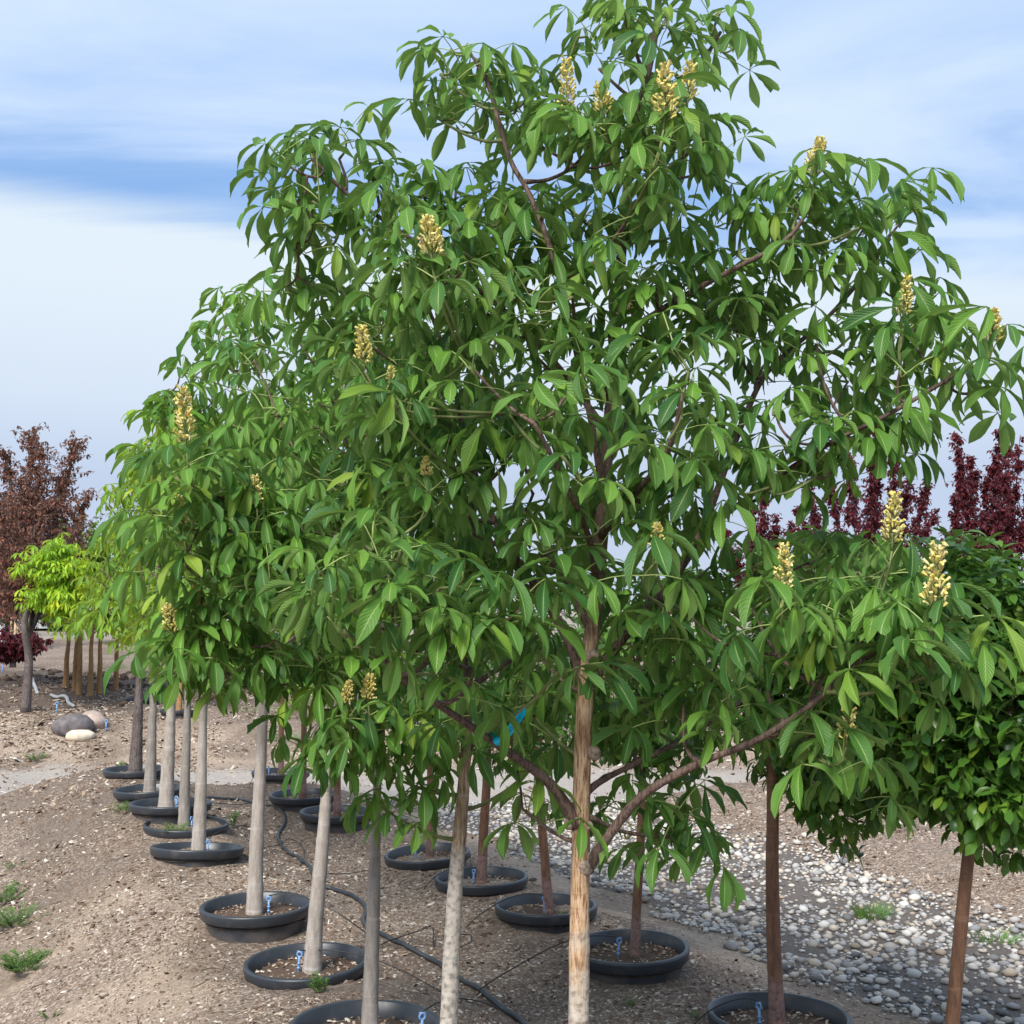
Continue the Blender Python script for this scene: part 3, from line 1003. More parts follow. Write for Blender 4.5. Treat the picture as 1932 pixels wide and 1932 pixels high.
# ------------------------------------------------------------------ buckeye trees
class Tree:
    def __init__(self, root, base, lod, tint=(1, 1, 1)):
        self.root, self.base, self.lod, self.tint = root, np.asarray(base, float), lod, tint
        self.nodes, self.nr = [], []
        self.fol = Foliage([M['buckeye'], M['petiole']], pick_palm)
        self.twigs = MB()
        self.axis = None

    def loc(self, p):
        return np.asarray(p, float) - self.base

    def trunk(self, pts, r0, r1, m, sides=18):
        p = smooth_path([self.loc(q) for q in pts], 12)
        n = len(p)
        f = np.linspace(0, 1, n)
        rad = r0 + (r1 - r0) * f ** .9
        rad = rad * (1 + .16 * np.exp(-f * 28)) * (1 + .035 * (fbm(f * 40, f * 0 + r0 * 900, 2) - .5) * 2)
        for k in np.arange(.06, .9, .085) + rng.random(11)[:len(np.arange(.06, .9, .085))] * .03:
            rad = rad * (1 + .07 * np.exp(-((f - k) / .006) ** 2))
        b = MB()
        b.tube(p, rad, sides, 0, jitter=.05)
        self.trunk_ob = b.build('trunk', m, self.root)
        self.axis = p
        k = p[:, 2] > .55
        self.nodes += list(p[k])
        self.nr += list(rad[k])

    def branch(self, pts, r0, r1, m=None, sides=9, local=False, name='branch'):
        p = smooth_path(pts if local else [self.loc(q) for q in pts], 6)
        n = len(p)
        f = np.linspace(0, 1, n)
        rad = (r0 + (r1 - r0) * f) * (1 + .55 * np.exp(-f * n / 1.6)) * (1 + .05 * rng.normal(size=n))
        b = MB()
        b.tube(p, rad, sides, 0, jitter=.06)
        b.build(name, m or M['branch'], self.root)
        self.nodes += list(p[2:])
        self.nr += list(rad[2:])

    def near(self, c):
        nd = np.array(self.nodes)
        d = np.linalg.norm(nd - c, axis=1) + 1.2 * np.maximum(0, nd[:, 2] - c[2] + .12)
        i = int(np.argmin(d))
        return nd[i], self.nr[i]

    def shoot(self, start, tip, outw, nl, sc=1.0, flower=False, droop=None):
        up = np.array([0, 0, 1.0])
        dr = unit(outw * .75 + up * .8 + rng.normal(size=3) * .25)
        c = tip - dr * max(.05, .4 * np.linalg.norm(tip - start))
        pts = bez(start, c, tip, 6)
        self.twigs.tube(pts, np.linspace(.0048, .0030, 6), 5 if self.lod == 'hi' else 4, 0)
        az0 = rng.random() * 6.28
        dd = rng.uniform(.15, .95) if droop is None else droop
        for j in range(nl):
            k = j // 2
            az = az0 + (j % 2) * PI + k * PI / 2 + rng.normal() * .25
            pos = tip - dr * (.008 + .05 * k)
            pi = int(np.clip(2.6 - k * .9 + rng.normal() * .5, 0, 3))
            di = int(np.clip(round(dd * 4 + rng.normal() * .7), 0, 4))
            R = rot((1, 0, 0), rng.normal() * .28) @ np.eye(3)
            R = rotz(az) @ R @ rot((0, 1, 0), rng.normal() * .2)
            T = TEMPL[self.lod]
            key = (self.lod, di, pi, int(rng.integers(len(T[0][0]))))
            self.fol.put(key, R, pos, sc * rng.uniform(.66, 1.06) * (1 - .03 * k))
        if flower:
            self.spike(tip, dr)

    def spike(self, pos, dr, s=1.0):
        o = link('flower_spike', PAN[int(rng.integers(len(PAN)))], self.root)
        s = s * .9
        q = Vector(unit(dr * .5 + np.array([0, 0, 1.0]))).to_track_quat('Z', 'Y').to_matrix().to_4x4()
        o.matrix_local = Matrix.Translation(Vector(pos)) @ q @ Matrix.Rotation(rng.random() * 6, 4, 'Z') @ Matrix.Scale(s, 4)

    def lobe(self, c, r, n, nl=6, sc=1.0, flower=False):
        a, ra = self.near(c)
        i = int(np.argmin(np.abs(self.axis[:, 2] - c[2])))
        out = c - self.axis[i]
        out[2] = 0
        out = unit(out)
        ctrl = a + (c - a) * .5 - out * .04 + np.array([0, 0, -.06])
        if np.linalg.norm(c - a) > .1:
            self.branch(bez(a, ctrl, c, 4), min(ra * .8, .0085), .0045, M['branch'] if rng.random() < .6 else M['twig'], 6, True)
        for k in range(n):
            v = rng.normal(size=3)
            v = v / np.linalg.norm(v) * r * rng.random() ** .4
            v[2] *= .8
            if n > 1 and v[2] < -r * .5:
                v[2] *= .3
            self.shoot(c, c + v, out + unit(v) * .6, nl + int(rng.integers(-1, 2)), sc, flower and k == 0)

    def finish(self, n_single):
        if self.twigs.n:
            self.twigs.build('twig', M['twig'], self.root, kind='stuff')
        self.fol.build(self.root, self.base, n_single, self.tint)


BUCK = 'buckeye trees in the left row of pots'


def soil_point(k, dx=0.0, dy=0.0):
    p = POTS[k][0].copy()
    p[2] -= .055
    return p + np.array([dx, dy, 0])


def main_tree():
    D = POTS['L1'][0][1]
    base = soil_point('L1')
    root = thing('buckeye_tree', 'large buckeye tree in front with peeling tan trunk and blue tag on a low branch', 'tree', base, BUCK)
    T = Tree(root, base, 'hi')
    tp = [(1092, 1932), (1095, 1640), (1103, 1330), (1128, 1090), (1146, 850), (1166, 560), (1192, 280), (1232, 90), (1250, -70)]
    T.trunk([base + np.array([0, 0, -.03])] + [P(x, y, D + dd) for (x, y), dd in zip(tp, (0, 0, 0, .01, .03, .05, .06, .06, .06))], .036, .0085, M['bark_tan'])
    K = D / F

    def br(pts, r0, r1=.006):
        T.branch([P(x, y, D + d) for x, y, d in pts], r0, r1)
    br([(1088, 1555, 0), (1040, 1480, -.05), (950, 1412, -.12), (880, 1365, -.2), (800, 1310, -.28), (735, 1255, -.36), (700, 1200, -.42)], .0175)
    br([(1106, 1640, 0), (1165, 1555, -.05), (1220, 1495, -.1), (1320, 1440, -.17), (1430, 1395, -.25), (1530, 1330, -.33), (1620, 1250, -.4), (1740, 1185, -.46)], .0165)
    br([(1109, 1290, 0), (1195, 1180, .05), (1262, 1105, .09), (1320, 1010, .12), (1355, 920, .13), (1400, 800, .15), (1450, 700, .16), (1560, 600, .17), (1640, 510, .15)], .017)
    br([(1107, 1310, 0), (1075, 1215, .06), (1020, 1120, .1), (985, 1070, .14), (935, 985, .18), (905, 920, .2), (872, 800, .2), (845, 680, .18), (800, 560, .14)], .0165)
    br([(1140, 930, 0), (1100, 720, -.12), (1048, 500, -.2), (1000, 370, -.22), (962, 300, -.22), (930, 190, -.2), (905, 110, -.18)], .011)
    br([(1160, 640, 0), (1270, 570, -.12), (1380, 510, -.2), (1480, 455, -.26), (1530, 390, -.28)], .010)
    br([(1330, 1000, .12), (1430, 925, .0), (1560, 840, -.1), (1660, 790, -.18), (1740, 745, -.2), (1830, 690, -.22)], .009)
    br([(1112, 1180, 0), (1040, 1060, .2), (1000, 1050, .3), (900, 1010, .4), (780, 930, .42), (690, 830, .4)], .011)
    br([(1150, 820, 0), (1010, 640, .05), (880, 530, .1), (760, 440, .1), (660, 370, .05), (590, 300, 0)], .010)
    br([(1200, 260, .06), (1250, 180, .1), (1320, 120, .12), (1360, 60, .1)], .007)
    br([(1135, 1010, 0), (1200, 930, -.25), (1260, 850, -.42), (1290, 740, -.5)], .010)
    br([(1128, 1120, 0), (1110, 1010, -.3), (1060, 900, -.5), (1010, 800, -.6)], .010)
    br([(1100, 1500, .01), (1140, 1470, .05), (1220, 1430, .14), (1330, 1370, .3), (1430, 1300, .42)], .012)
    br([(1110, 1540, 0), (1180, 1570, .1), (1270, 1580, .22), (1330, 1590, .3)], .007)
    lobes = [  # px, py, depth offset, radius px, shoots
        (885, 95, -.2, 45, 2), (830, 140, -.2, 35, 1), (940, 110, -.1, 50, 2), (820, 220, -.1, 50, 2), (920, 210, .0, 70, 3), (1000, 170, .1, 50, 2),
        (1090, 70, 0, 60, 2), (1180, 40, -.1, 60, 2), (1260, 30, .1, 80, 3), (1360, 20, .1, 40, 1), (1360, 95, .1, 50, 2), (1220, 110, -.2, 60, 2), (1130, 130, .1, 60, 2),
        (1310, 130, 0, 40, 1), (1120, 270, -.2, 90, 3), (1220, 260, -.3, 80, 3), (1330, 260, -.1, 60, 2), (1350, 310, .1, 50, 2), (1010, 270, .1, 70, 2),
        (540, 310, 0, 40, 2), (585, 285, .1, 35, 2), (540, 380, 0, 40, 1), (640, 300, .1, 60, 2), (590, 380, -.1, 60, 2), (700, 330, 0, 50, 1), (800, 370, -.1, 50, 2),
        (560, 460, 0, 45, 2), (640, 440, .1, 70, 2), (740, 420, -.2, 80, 3), (860, 360, 0, 70, 2), (960, 380, -.2, 90, 3), (850, 460, -.35, 70, 2),
        (1080, 400, .1, 80, 3), (1180, 420, -.3, 90, 3), (1290, 370, -.1, 70, 2), (1330, 420, .2, 60, 2),
        (1470, 350, -.1, 50, 1), (1520, 370, -.25, 40, 2), (1590, 370, 0, 50, 2), (1650, 400, .1, 50, 2), (1710, 405, .1, 20, 1), (1680, 450, 0, 50, 2), (1620, 430, -.2, 60, 2),
        (1700, 510, .1, 50, 2), (1500, 440, -.2, 70, 2), (1400, 430, -.1, 60, 2), (1730, 550, 0, 30, 1), (1560, 480, .1, 60, 1),
        (540, 540, .2, 50, 2), (640, 540, .1, 80, 2), (760, 540, -.3, 90, 3), (880, 560, -.1, 90, 3), (1000, 500, .1, 90, 3), (1080, 560, -.35, 80, 3), (1240, 520, -.2, 80, 3), (1340, 500, 0, 60, 2), (1420, 540, .2, 60, 2),
        (560, 640, .3, 60, 2), (680, 640, .0, 90, 3), (800, 650, .2, 80, 2), (880, 680, -.35, 90, 3), (1000, 660, 0, 80, 3), (1080, 720, -.5, 80, 3), (1230, 640, .0, 80, 3), (1300, 700, -.4, 80, 2), (1390, 620, 0, 70, 2),
        (1480, 600, .1, 60, 2), (1540, 650, -.1, 60, 2), (1620, 620, 0, 70, 2), (1720, 620, -.1, 60, 2), (1790, 640, 0, 50, 2), (1830, 690, -.2, 40, 2), (1870, 730, -.1, 30, 1), (1440, 690, .3, 60, 2),
        (1600, 720, .1, 60, 2), (1700, 690, -.2, 60, 2), (1660, 790, 0, 60, 2), (1700, 830, -.1, 40, 1), (1560, 790, -.2, 50, 1), (1500, 850, .1, 60, 1),
        (600, 760, .3, 80, 2), (720, 770, .1, 90, 3), (850, 800, .2, 90, 3), (960, 780, -.4, 90, 3), (1060, 860, -.6, 80, 2), (1180, 800, .3, 80, 3), (1260, 830, -.5, 80, 2), (1370, 770, .1, 80, 3), (1460, 770, -.1, 60, 2),
        (1330, 900, -.25, 80, 2), (1450, 920, -.2, 70, 2), (1540, 900, -.2, 50, 2), (1600, 860, -.1, 40, 1), (1240, 960, -.2, 90, 3), (1150, 930, .4, 90, 3),
        (650, 890, .3, 80, 2), (770, 920, .1, 90, 3), (880, 900, -.2, 80, 2), (980, 960, .1, 90, 3), (1060, 1010, -.35, 80, 2), (880, 1040, .1, 90, 3),
        (690, 1030, -.5, 60, 2), (760, 1010, -.4, 60, 2), (640, 1100, -.55, 60, 2), (830, 1110, -.45, 70, 2), (740, 1140, -.5, 60, 2), (650, 1190, -.55, 50, 1), (820, 1200, -.5, 60, 2), (920, 1150, -.4, 60, 2), (1000, 1120, -.35, 60, 2),
        (900, 1250, -.3, 60, 2), (780, 1270, -.3, 60, 2), (1010, 1230, .2, 70, 2), (1060, 1260, -.3, 30, 1), (990, 1330, .2, 60, 2), (880, 1330, .1, 60, 2),
        (1230, 1090, .3, 80, 3), (1340, 1070, .1, 80, 3), (1440, 1060, 0, 70, 2), (1530, 1060, .2, 70, 2), (1620, 1080, 0, 60, 2), (1690, 1060, -.2, 50, 2), (1590, 1010, .3, 60, 2),
        (1420, 1150, -.2, 80, 2), (1300, 1160, -.2, 80, 2), (1540, 1160, -.35, 70, 3), (1640, 1170, -.4, 60, 3), (1730, 1160, -.45, 50, 3), (1790, 1200, -.5, 50, 3), (1760, 1270, -.45, 50, 2), (1660, 1250, -.4, 60, 2),
        (1560, 1260, -.3, 70, 2), (1450, 1250, -.1, 70, 2), (1350, 1250, .2, 80, 2), (1240, 1220, .0, 80, 2), (1200, 1300, .3, 70, 2), (1290, 1330, -.1, 60, 1), (1390, 1340, -.1, 60, 2), (1500, 1350, -.2, 60, 2),
        (1580, 1400, -.1, 50, 2), (1480, 1430, .1, 60, 2), (1600, 1480, .1, 50, 2), (1640, 1520, .0, 35, 1), (1370, 1430, .3, 60, 1), (1280, 1540, .25, 45, 2), (1340, 1560, .3, 35, 2), (1200, 1560, .2, 35, 1), (1180, 1420, .3, 50, 1),
        (1270, 1610, .25, 35, 2), (1350, 1625, .3, 40, 2), (1190, 1610, .2, 25, 1),
        (985, 1560, .0, 20, 1), (960, 1420, .3, 50, 1),
    ]
    for x, y, d, r, n in lobes:
        if y > 1350:
            y -= 35
        T.lobe(T.loc(P(x, y, D + d)), r * K, max(1, n - (rng.random() < (.45 if 600 < x < 1400 and 420 < y < 1250 else .8))), 4 if r < 60 else 5)
    for x, y, d, s in [(1072, 225, -.3, 1), (1140, 225, -.3, .9), (1252, 245, -.45, 1.2), (1297, 205, -.2, 1), (1538, 345, -.2, 1.05), (815, 500, -.55, 1.1), (688, 700, -.45, .9), (742, 748, -.4, .6),
                       (1705, 610, -.2, .8), (1872, 655, -.3, 1), (1683, 1040, -.45, 1.0), (1478, 1125, -.45, .9), (1762, 1165, -.62, 1.2), (1597, 1410, -.35, .9), (1178, 605, -.1, .7), (1240, 1040, -.5, .6), (805, 905, -.3, .6)]:
        c = T.loc(P(x, y, D + d))
        a, ra = T.near(c)
        dr = unit(np.array([.15 * np.sign(x - 1150), -.1, 1.0]))
        T.twigs.tube(bez(a, c - dr * .12, c, 6), np.linspace(.005, .0032, 6), 5)
        T.spike(c, dr, s)
        T.shoot(a, c - dr * .03, np.array([np.sign(x - 1150) * .5, -.4, 0]), 4)
    # the tag hangs clear of the leaves in front of it
    tagp = T.loc(P(965, 1372, D - .2))

    def hides(i):
        w = i[2] + T.base
        rel = w - CAM
        q = CAM + rel * ((D - .2) / rel[1]) - T.base
        return w[1] < D + .05 and abs(q[0] - tagp[0]) < .15 and -.06 < q[2] - tagp[2] < .22
    T.fol.items = [i for i in T.fol.items if not hides(i)]
    T.finish(300)
    return T, D


MAIN, MAIN_D = main_tree()
M['knot'] = simple('knot_bark', (.33, .26, .205), .9, .2, .5, 70, .9)
for px_, py_, sz_ in ((1080, 1550, .026), (1108, 1632, .026), (1112, 1560, .018), (1117, 1418, .024), (1094, 1808, .018), (1116, 1240, .028)):
    v_, f_ = lumpy(ICO2, .45, (.8, 1.0))
    kb = MB()
    kb.add(v_ * sz_ * np.array([.9, .75, 1.15]), f_, np.zeros((len(v_), 2)))
    ko = kb.build('knot', M['knot'], MAIN.trunk_ob)
    ko.location = MAIN.loc(P(px_, py_, MAIN_D - .016))


def row_tree(k, label, trunk_px, barkm, r0, lod, n_lobes, n_single, tint=(1, 1, 1), height=3.35, bottom=1.25, width=.78, extra=(), flowers=(), cut=None, side=0.0, shoots=3):
    base = soil_point(k)
    D = base[1]
    bx = trunk_px[0][0]
    base[0] = P(bx, trunk_px[0][1], D)[0]
    root = thing('buckeye_tree', label, 'tree', base, BUCK)
    T = Tree(root, base, lod, tint)
    pts = [base + np.array([0, 0, -.03])] + [P(x, y, D) for x, y in trunk_px[1:]]
    top = pts[-1]
    lean = (pts[-1][0] - pts[0][0]) / max(.3, pts[-1][2] - pts[0][2]) * .4
    for f in (.4, .75, 1.0):
        z = top[2] + (height - top[2]) * f
        pts.append(np.array([top[0] + lean * (z - top[2]) + rng.normal() * .03, D + rng.normal() * .03, z]))
    T.trunk(pts, r0, .006, barkm, 14)
    ax = T.axis
    H0, H1 = bottom, height - base[2]
    zs = np.linspace(H0 + .1, H1 - .3, 9)
    for i, z in enumerate(zs):
        a = i * 2.4 + rng.random()
        j = int(np.argmin(np.abs(ax[:, 2] - z)))
        f = (z - H0) / (H1 - H0)
        r = width * (1 - .72 * f) * .7
        d = np.array([math.cos(a), math.sin(a), 0])
        s = ax[j]
        T.branch([s, s + d * r * .5 + [0, 0, .16], s + d * r + [0, 0, .42]], .011 * (1 - .5 * f), .005, None, 7, True)
    for i in range(n_lobes):
        f = (i + rng.random()) / n_lobes
        z = H0 + (H1 - H0) * f
        j = int(np.argmin(np.abs(ax[:, 2] - z)))
        r = width * (min(1, .55 + f * 2.2)) * (1 - .80 * f ** 1.3) * rng.uniform(.5, 1.0)
        a = i * 2.399 + rng.normal() * .3
        c = ax[j] + np.array([math.cos(a) * r + side * (1 - f), math.sin(a) * r, 0])
        c[2] = z
        T.lobe(c, .13, shoots - 1, 5)
    for x, y, d, r, n in extra:
        dd = D + d
        T.lobe(T.loc(P(x, y - (45 if y > 1350 else 0), dd)), r * dd / F, max(1, n - (rng.random() < .6)), 5)
    for x, y, d, s in flowers:
        c = T.loc(P(x, y, D + d))
        a, ra = T.near(c)
        dr = unit(np.array([-.15, -.1, 1.0]))
        T.twigs.tube(bez(a, c - dr * .12, c, 6), np.linspace(.005, .0032, 6), 5)
        T.spike(c, dr, s)
        T.shoot(a, c - dr * .03, np.array([-.5, -.4, 0]), 4)
    T.finish(n_single)
    return T


T2 = row_tree('L2', 'buckeye tree just behind the front one, its trunk whitish at the bottom', [(845, 2060), (848, 1900), (858, 1690), (870, 1540), (878, 1430), (882, 1300)], M['bark_white'], .037, 'hi', 16, 300, (1.05, 1.05, 1.0), 3.0, 1.35, .7,
              extra=[(330, 900, -.5, 50, 2), (400, 880, -.4, 60, 2), (480, 900, -.3, 60, 2), (280, 960, -.3, 50, 2), (360, 1000, -.6, 60, 2), (450, 980, -.4, 70, 2), (560, 1000, -.3, 70, 2), (290, 1070, -.4, 50, 2), (390, 1090, -.5, 60, 2), (480, 1090, -.5, 60, 3),
                     (560, 1120, -.4, 60, 2), (350, 1190, -.3, 50, 2), (430, 1190, -.4, 60, 2), (520, 1210, -.4, 60, 2), (600, 1240, -.3, 60, 2), (330, 1270, -.1, 40, 2), (430, 1270, -.2, 40, 2), (540, 1290, -.2, 50, 2), (590, 1380, -.2, 60, 2), (560, 1450, -.1, 40, 2), (640, 1440, -.2, 60, 2),
                     (660, 1340, -.3, 60, 2), (740, 1400, -.2, 60, 2), (700, 1490, -.1, 50, 2), (760, 1500, 0, 50, 2), (720, 1570, -.1, 25, 1), (830, 1420, 0, 50, 1), (960, 1390, .1, 60, 2), (1000, 1500, .2, 40, 1), (620, 1000, 0, 70, 3), (700, 940, .1, 70, 2), (560, 860, .1, 70, 2), (520, 780, .2, 60, 2), (480, 680, .3, 50, 2), (600, 900, .3, 80, 3)],
              flowers=[(352, 855, -.6, 1.2), (325, 1205, -.5, .9), (368, 1170, -.4, .9), (390, 1195, -.4, .6), (655, 1335, -.4, .7), (695, 1330, -.4, .8), (345, 1000, -.55, .7), (485, 960, -.5, .7)])
T3 = row_tree('L3', 'slender buckeye tree with a thin grey trunk, third from the front', [(697, 1950), (700, 1850), (705, 1700), (708, 1600), (712, 1480)], M['bark_grey'], .036, 'md', 20, 120, (1.0, 1.05, 1.0), 3.2, 1.4, .72, extra=[(460, 640, .2, 50, 2), (440, 700, .1, 50, 2), (500, 590, .2, 40, 2), (430, 800, 0, 60, 2), (470, 860, 0, 60, 2)])
T4 = row_tree('L4', 'buckeye tree with a light grey trunk leaning right out of the fourth left pot', [(588, 1830), (595, 1740), (606, 1620), (614, 1520), (620, 1420)], M['bark_grey_light'], .047, 'md', 24, 120, (1.15, 1.15, .9), 3.2, 1.4, .68, extra=[(340, 700, 0, 30, 1), (310, 740, .1, 30, 2), (310, 790, 0, 30, 1), (340, 740, .1, 50, 2), (400, 760, .1, 50, 2), (300, 830, 0, 40, 2), (420, 620, .2, 40, 2), (450, 560, .2, 40, 2)])
T5 = row_tree('L5', 'buckeye tree with a straight pale grey trunk in the pot standing highest', [(480, 1715), (484, 1600), (490, 1480), (496, 1340), (498, 1240)], M['bark_grey_light'], .047, 'md', 24, 100, (1.25, 1.2, .9), 3.15, 1.35, .68)
T6 = row_tree('L6', 'buckeye tree with a whitish straight trunk in the tilted pot on the left ridge', [(374, 1605), (378, 1520), (381, 1430), (384, 1340)], M['bark_grey_light'], .050, 'md', 24, 80, (1.5, 1.3, .8), 3.2, 1.3, .72)
T7 = row_tree('L7', 'buckeye tree with a thin grey trunk marked pink at its foot', [(347, 1560), (349, 1480), (352, 1400), (354, 1320)], M['bark_grey'], .045, 'lo', 26, 60, (1.5, 1.3, .8), 3.4, 1.3, .8)
T8 = row_tree('L8', 'buckeye tree with a thick light trunk between the pink marked one and the far ones', [(313, 1520), (317, 1440), (321, 1380), (324, 1310)], M['bark_grey_light'], .060, 'lo', 26, 60, (1.8, 1.45, .75), 3.35, 1.3, .8)
T9 = row_tree('L9', 'buckeye tree with a slim grey trunk, second from the far end of the left row', [(282, 1492), (285, 1430), (287, 1370), (289, 1300)], M['bark_grey'], .055, 'lo', 24, 50, (1.7, 1.4, .75), 3.3, 1.3, .8)
T10 = row_tree('L10', 'buckeye tree with a dark grey trunk at the far end of the left row', [(255, 1457), (258, 1400), (261, 1340), (263, 1290)], M['bark_dark'], .070, 'lo', 24, 50, (1.6, 1.4, .8), 3.2, 1.25, .9)


# ------------------------------------------------------------------ round cherry trees of the right row
SL = [up_side(simple_leaf(.092)) for _ in range(8)]
SLO = [up_side(simple_leaf(.082, 2, 2)) for _ in range(6)]


def frame_to(d):
    """rotation taking +x to d with +z kept as upward as can be"""
    d = unit(d)
    s = np.cross([0, 0, 1.0], d)
    s = unit(s) if np.linalg.norm(s) > 1e-4 else np.array([0, 1.0, 0])
    return np.stack([d, s, np.cross(d, s)], 1)


def globe_tree(k, label, trunk_px, r0, n_shoots, n_single, cpx=None, rad=(.52, .52, .60), base=None, hi=True, tint=(1, 1, 1), group='cherry trees in the right row of pots', zc=1.55):
    b0 = soil_point(k) if base is None else np.asarray(base, float)
    D = b0[1]
    if trunk_px:
        b0[0] = P(trunk_px[0][0], trunk_px[0][1], D)[0]
    root = thing('cherry_tree', label, 'tree', b0, group)
    pts = [b0 + np.array([0, 0, -.03])] + [P(x, y, D) for x, y in (trunk_px or [])[1:]]
    if len(pts) == 1:
        pts.append(b0 + np.array([0, 0, .8]))
    c = P(cpx[0], cpx[1], D) if cpx else pts[-1] + np.array([.02, 0, .5])
    if not cpx:
        c[2] = zc + (b0[2] - .0)
    ct = np.array([pts[-1][0] + (pts[-1][0] - pts[0][0]) * .3, c[1], c[2]])
    pts += [pts[-1] * .5 + ct * .5, ct]
    loc = [p - b0 for p in pts]
    p = smooth_path(loc, 8)
    f = np.linspace(0, 1, len(p))
    tb = MB()
    rd = (r0 * (1 - .35 * f)) * (1 + .35 * np.exp(-f * 30))
    tb.tube(p, rd, 14, 0, jitter=.03)
    tb.build('trunk', M['bark_brown'], root)
    cl = c - b0
    rad = np.array(rad)
    for i in range(9):
        a = i * 2.4
        tip = cl + np.array([math.cos(a), math.sin(a), rng.uniform(-.2, .9)]) * rad * .8
        s = p[int(len(p) * rng.uniform(.70, .95))]
        q = MB()
        q.tube(bez(s, s * .5 + tip * .5 + [0, 0, -.03], tip, 6), np.linspace(.010, .004, 6), 6)
        q.build('branch', M['bark_brown'], root)
    fo = Foliage([M['globe']], lambda key: (SL if key[0] == 's' else SLO)[key[1]])
    nt = len(SL) if hi else len(SLO)
    for i in range(n_shoots):
        v = unit(rng.normal(size=3))
        bump = 1 + .16 * math.sin(v[0] * 5 + 1) * math.sin(v[2] * 6 + v[1] * 4)
        rr = (rng.random() ** .28) * bump
        pos = cl + v * rad * rr
        young = rng.random() < .34
        nl = 9
        ax = unit(v + np.array([0, 0, .45]) + rng.normal(size=3) * .4)
        A = frame_to(ax)
        for j in range(nl):
            az = j * 2.4 + rng.random() * .5
            el = .95 - j * .13
            d = A @ np.array([math.sin(el), math.cos(az) * math.cos(el), math.sin(az) * math.cos(el)])
            d = unit(d + np.array([0, 0, -.18]))
            R = frame_to(d) @ rot((1, 0, 0), rng.normal() * .4)
            fo.put(('s' if hi else 'l', int(rng.integers(nt))), R, pos - ax * .010 * j, rng.uniform(.75, 1.15), (.86 + .13 * rng.random()) if young else rng.random() * .75)
    fo.build(root, b0, n_single, tint)


globe_tree('R1', 'round cherry tree with glossy dark leaves and a leaning brown trunk at the right edge', [(1785, 2110), (1797, 1930), (1815, 1730), (1832, 1560)], .028, 760, 300, (1885, 1315), (.50, .48, .60), tint=(1.15, 1.15, 1.0))
globe_tree('R2', 'round cherry tree with a straight brown trunk in the pot at the stone bed', [(1467, 1930), (1460, 1780), (1457, 1640), (1458, 1520)], .034, 620, 200, (1590, 1290), (.47, .50, .68), tint=(1.2, 1.2, 1))
globe_tree('R3', 'cherry tree with a slim brown trunk in the pot behind the peeling tan trunk', [(1197, 1800), (1202, 1700), (1209, 1580), (1212, 1450)], .026, 300, 100, (1240, 1270), (.50, .50, .6), tint=(1.15, 1.1, 1))
globe_tree('R4', 'cherry tree with a reddish trunk in the shallow pot left of the peeling trunk', [(1036, 1715), (1028, 1620), (1022, 1550), (1018, 1450)], .030, 260, 50, (1050, 1290), (.5, .5, .55), hi=False)
globe_tree('R5', 'cherry tree with a reddish trunk right beside the whitish buckeye trunk', [(908, 1660), (913, 1560), (918, 1480), (920, 1400)], .033, 240, 40, (930, 1290), (.5, .5, .55), hi=False)
globe_tree('R6', 'cherry tree with a brown trunk just left of the whitish buckeye trunk', [(811, 1615), (812, 1540), (812, 1470), (812, 1400)], .029, 240, 40, (810, 1280), (.5, .5, .55), hi=False)
for k, lab in (('R7', 'cherry tree hidden among leaves, third from the far end of the right row'), ('R8', 'cherry tree hidden among leaves, second from the far end of the right row'), ('R9', 'cherry tree hidden among leaves at the far end of the right row')):
    globe_tree(k, lab, None, .030, 200, 30, None, (.5, .5, .5), hi=False)
bp = hit(1835, 1512)
globe_tree(None, 'dark cherry tree beyond the stones, behind the two near round crowns', None, .03, 220, 30, None, (.7, .6, .65), base=bp + np.array([.1, .4, .02]), hi=False, group='cherry trees beyond the stones', tint=(.8, .9, .9))
b2 = hit(1560, 1478)
globe_tree(None, 'cherry tree farther back beyond the stones, glimpsed below the front branches', None, .03, 200, 30, None, (.6, .6, .6), base=b2 + np.array([0, .6, 0]), hi=False, group='cherry trees beyond the stones', tint=(.8, .9, .9))


# ------------------------------------------------------------------ maroon, russet and far trees
def tiny_leaf(L_, w):
    b = MB()
    v = np.array([[0, 0, 0], [.5 * L_, -w * L_, .02 * L_], [L_, 0, -.25 * L_], [.5 * L_, w * L_, .02 * L_]])
    b.add(v, [[0, 1, 2, 3]], [[0, .5], [.5, 0], [1, .5], [.5, 1]])
    return b.arrays()


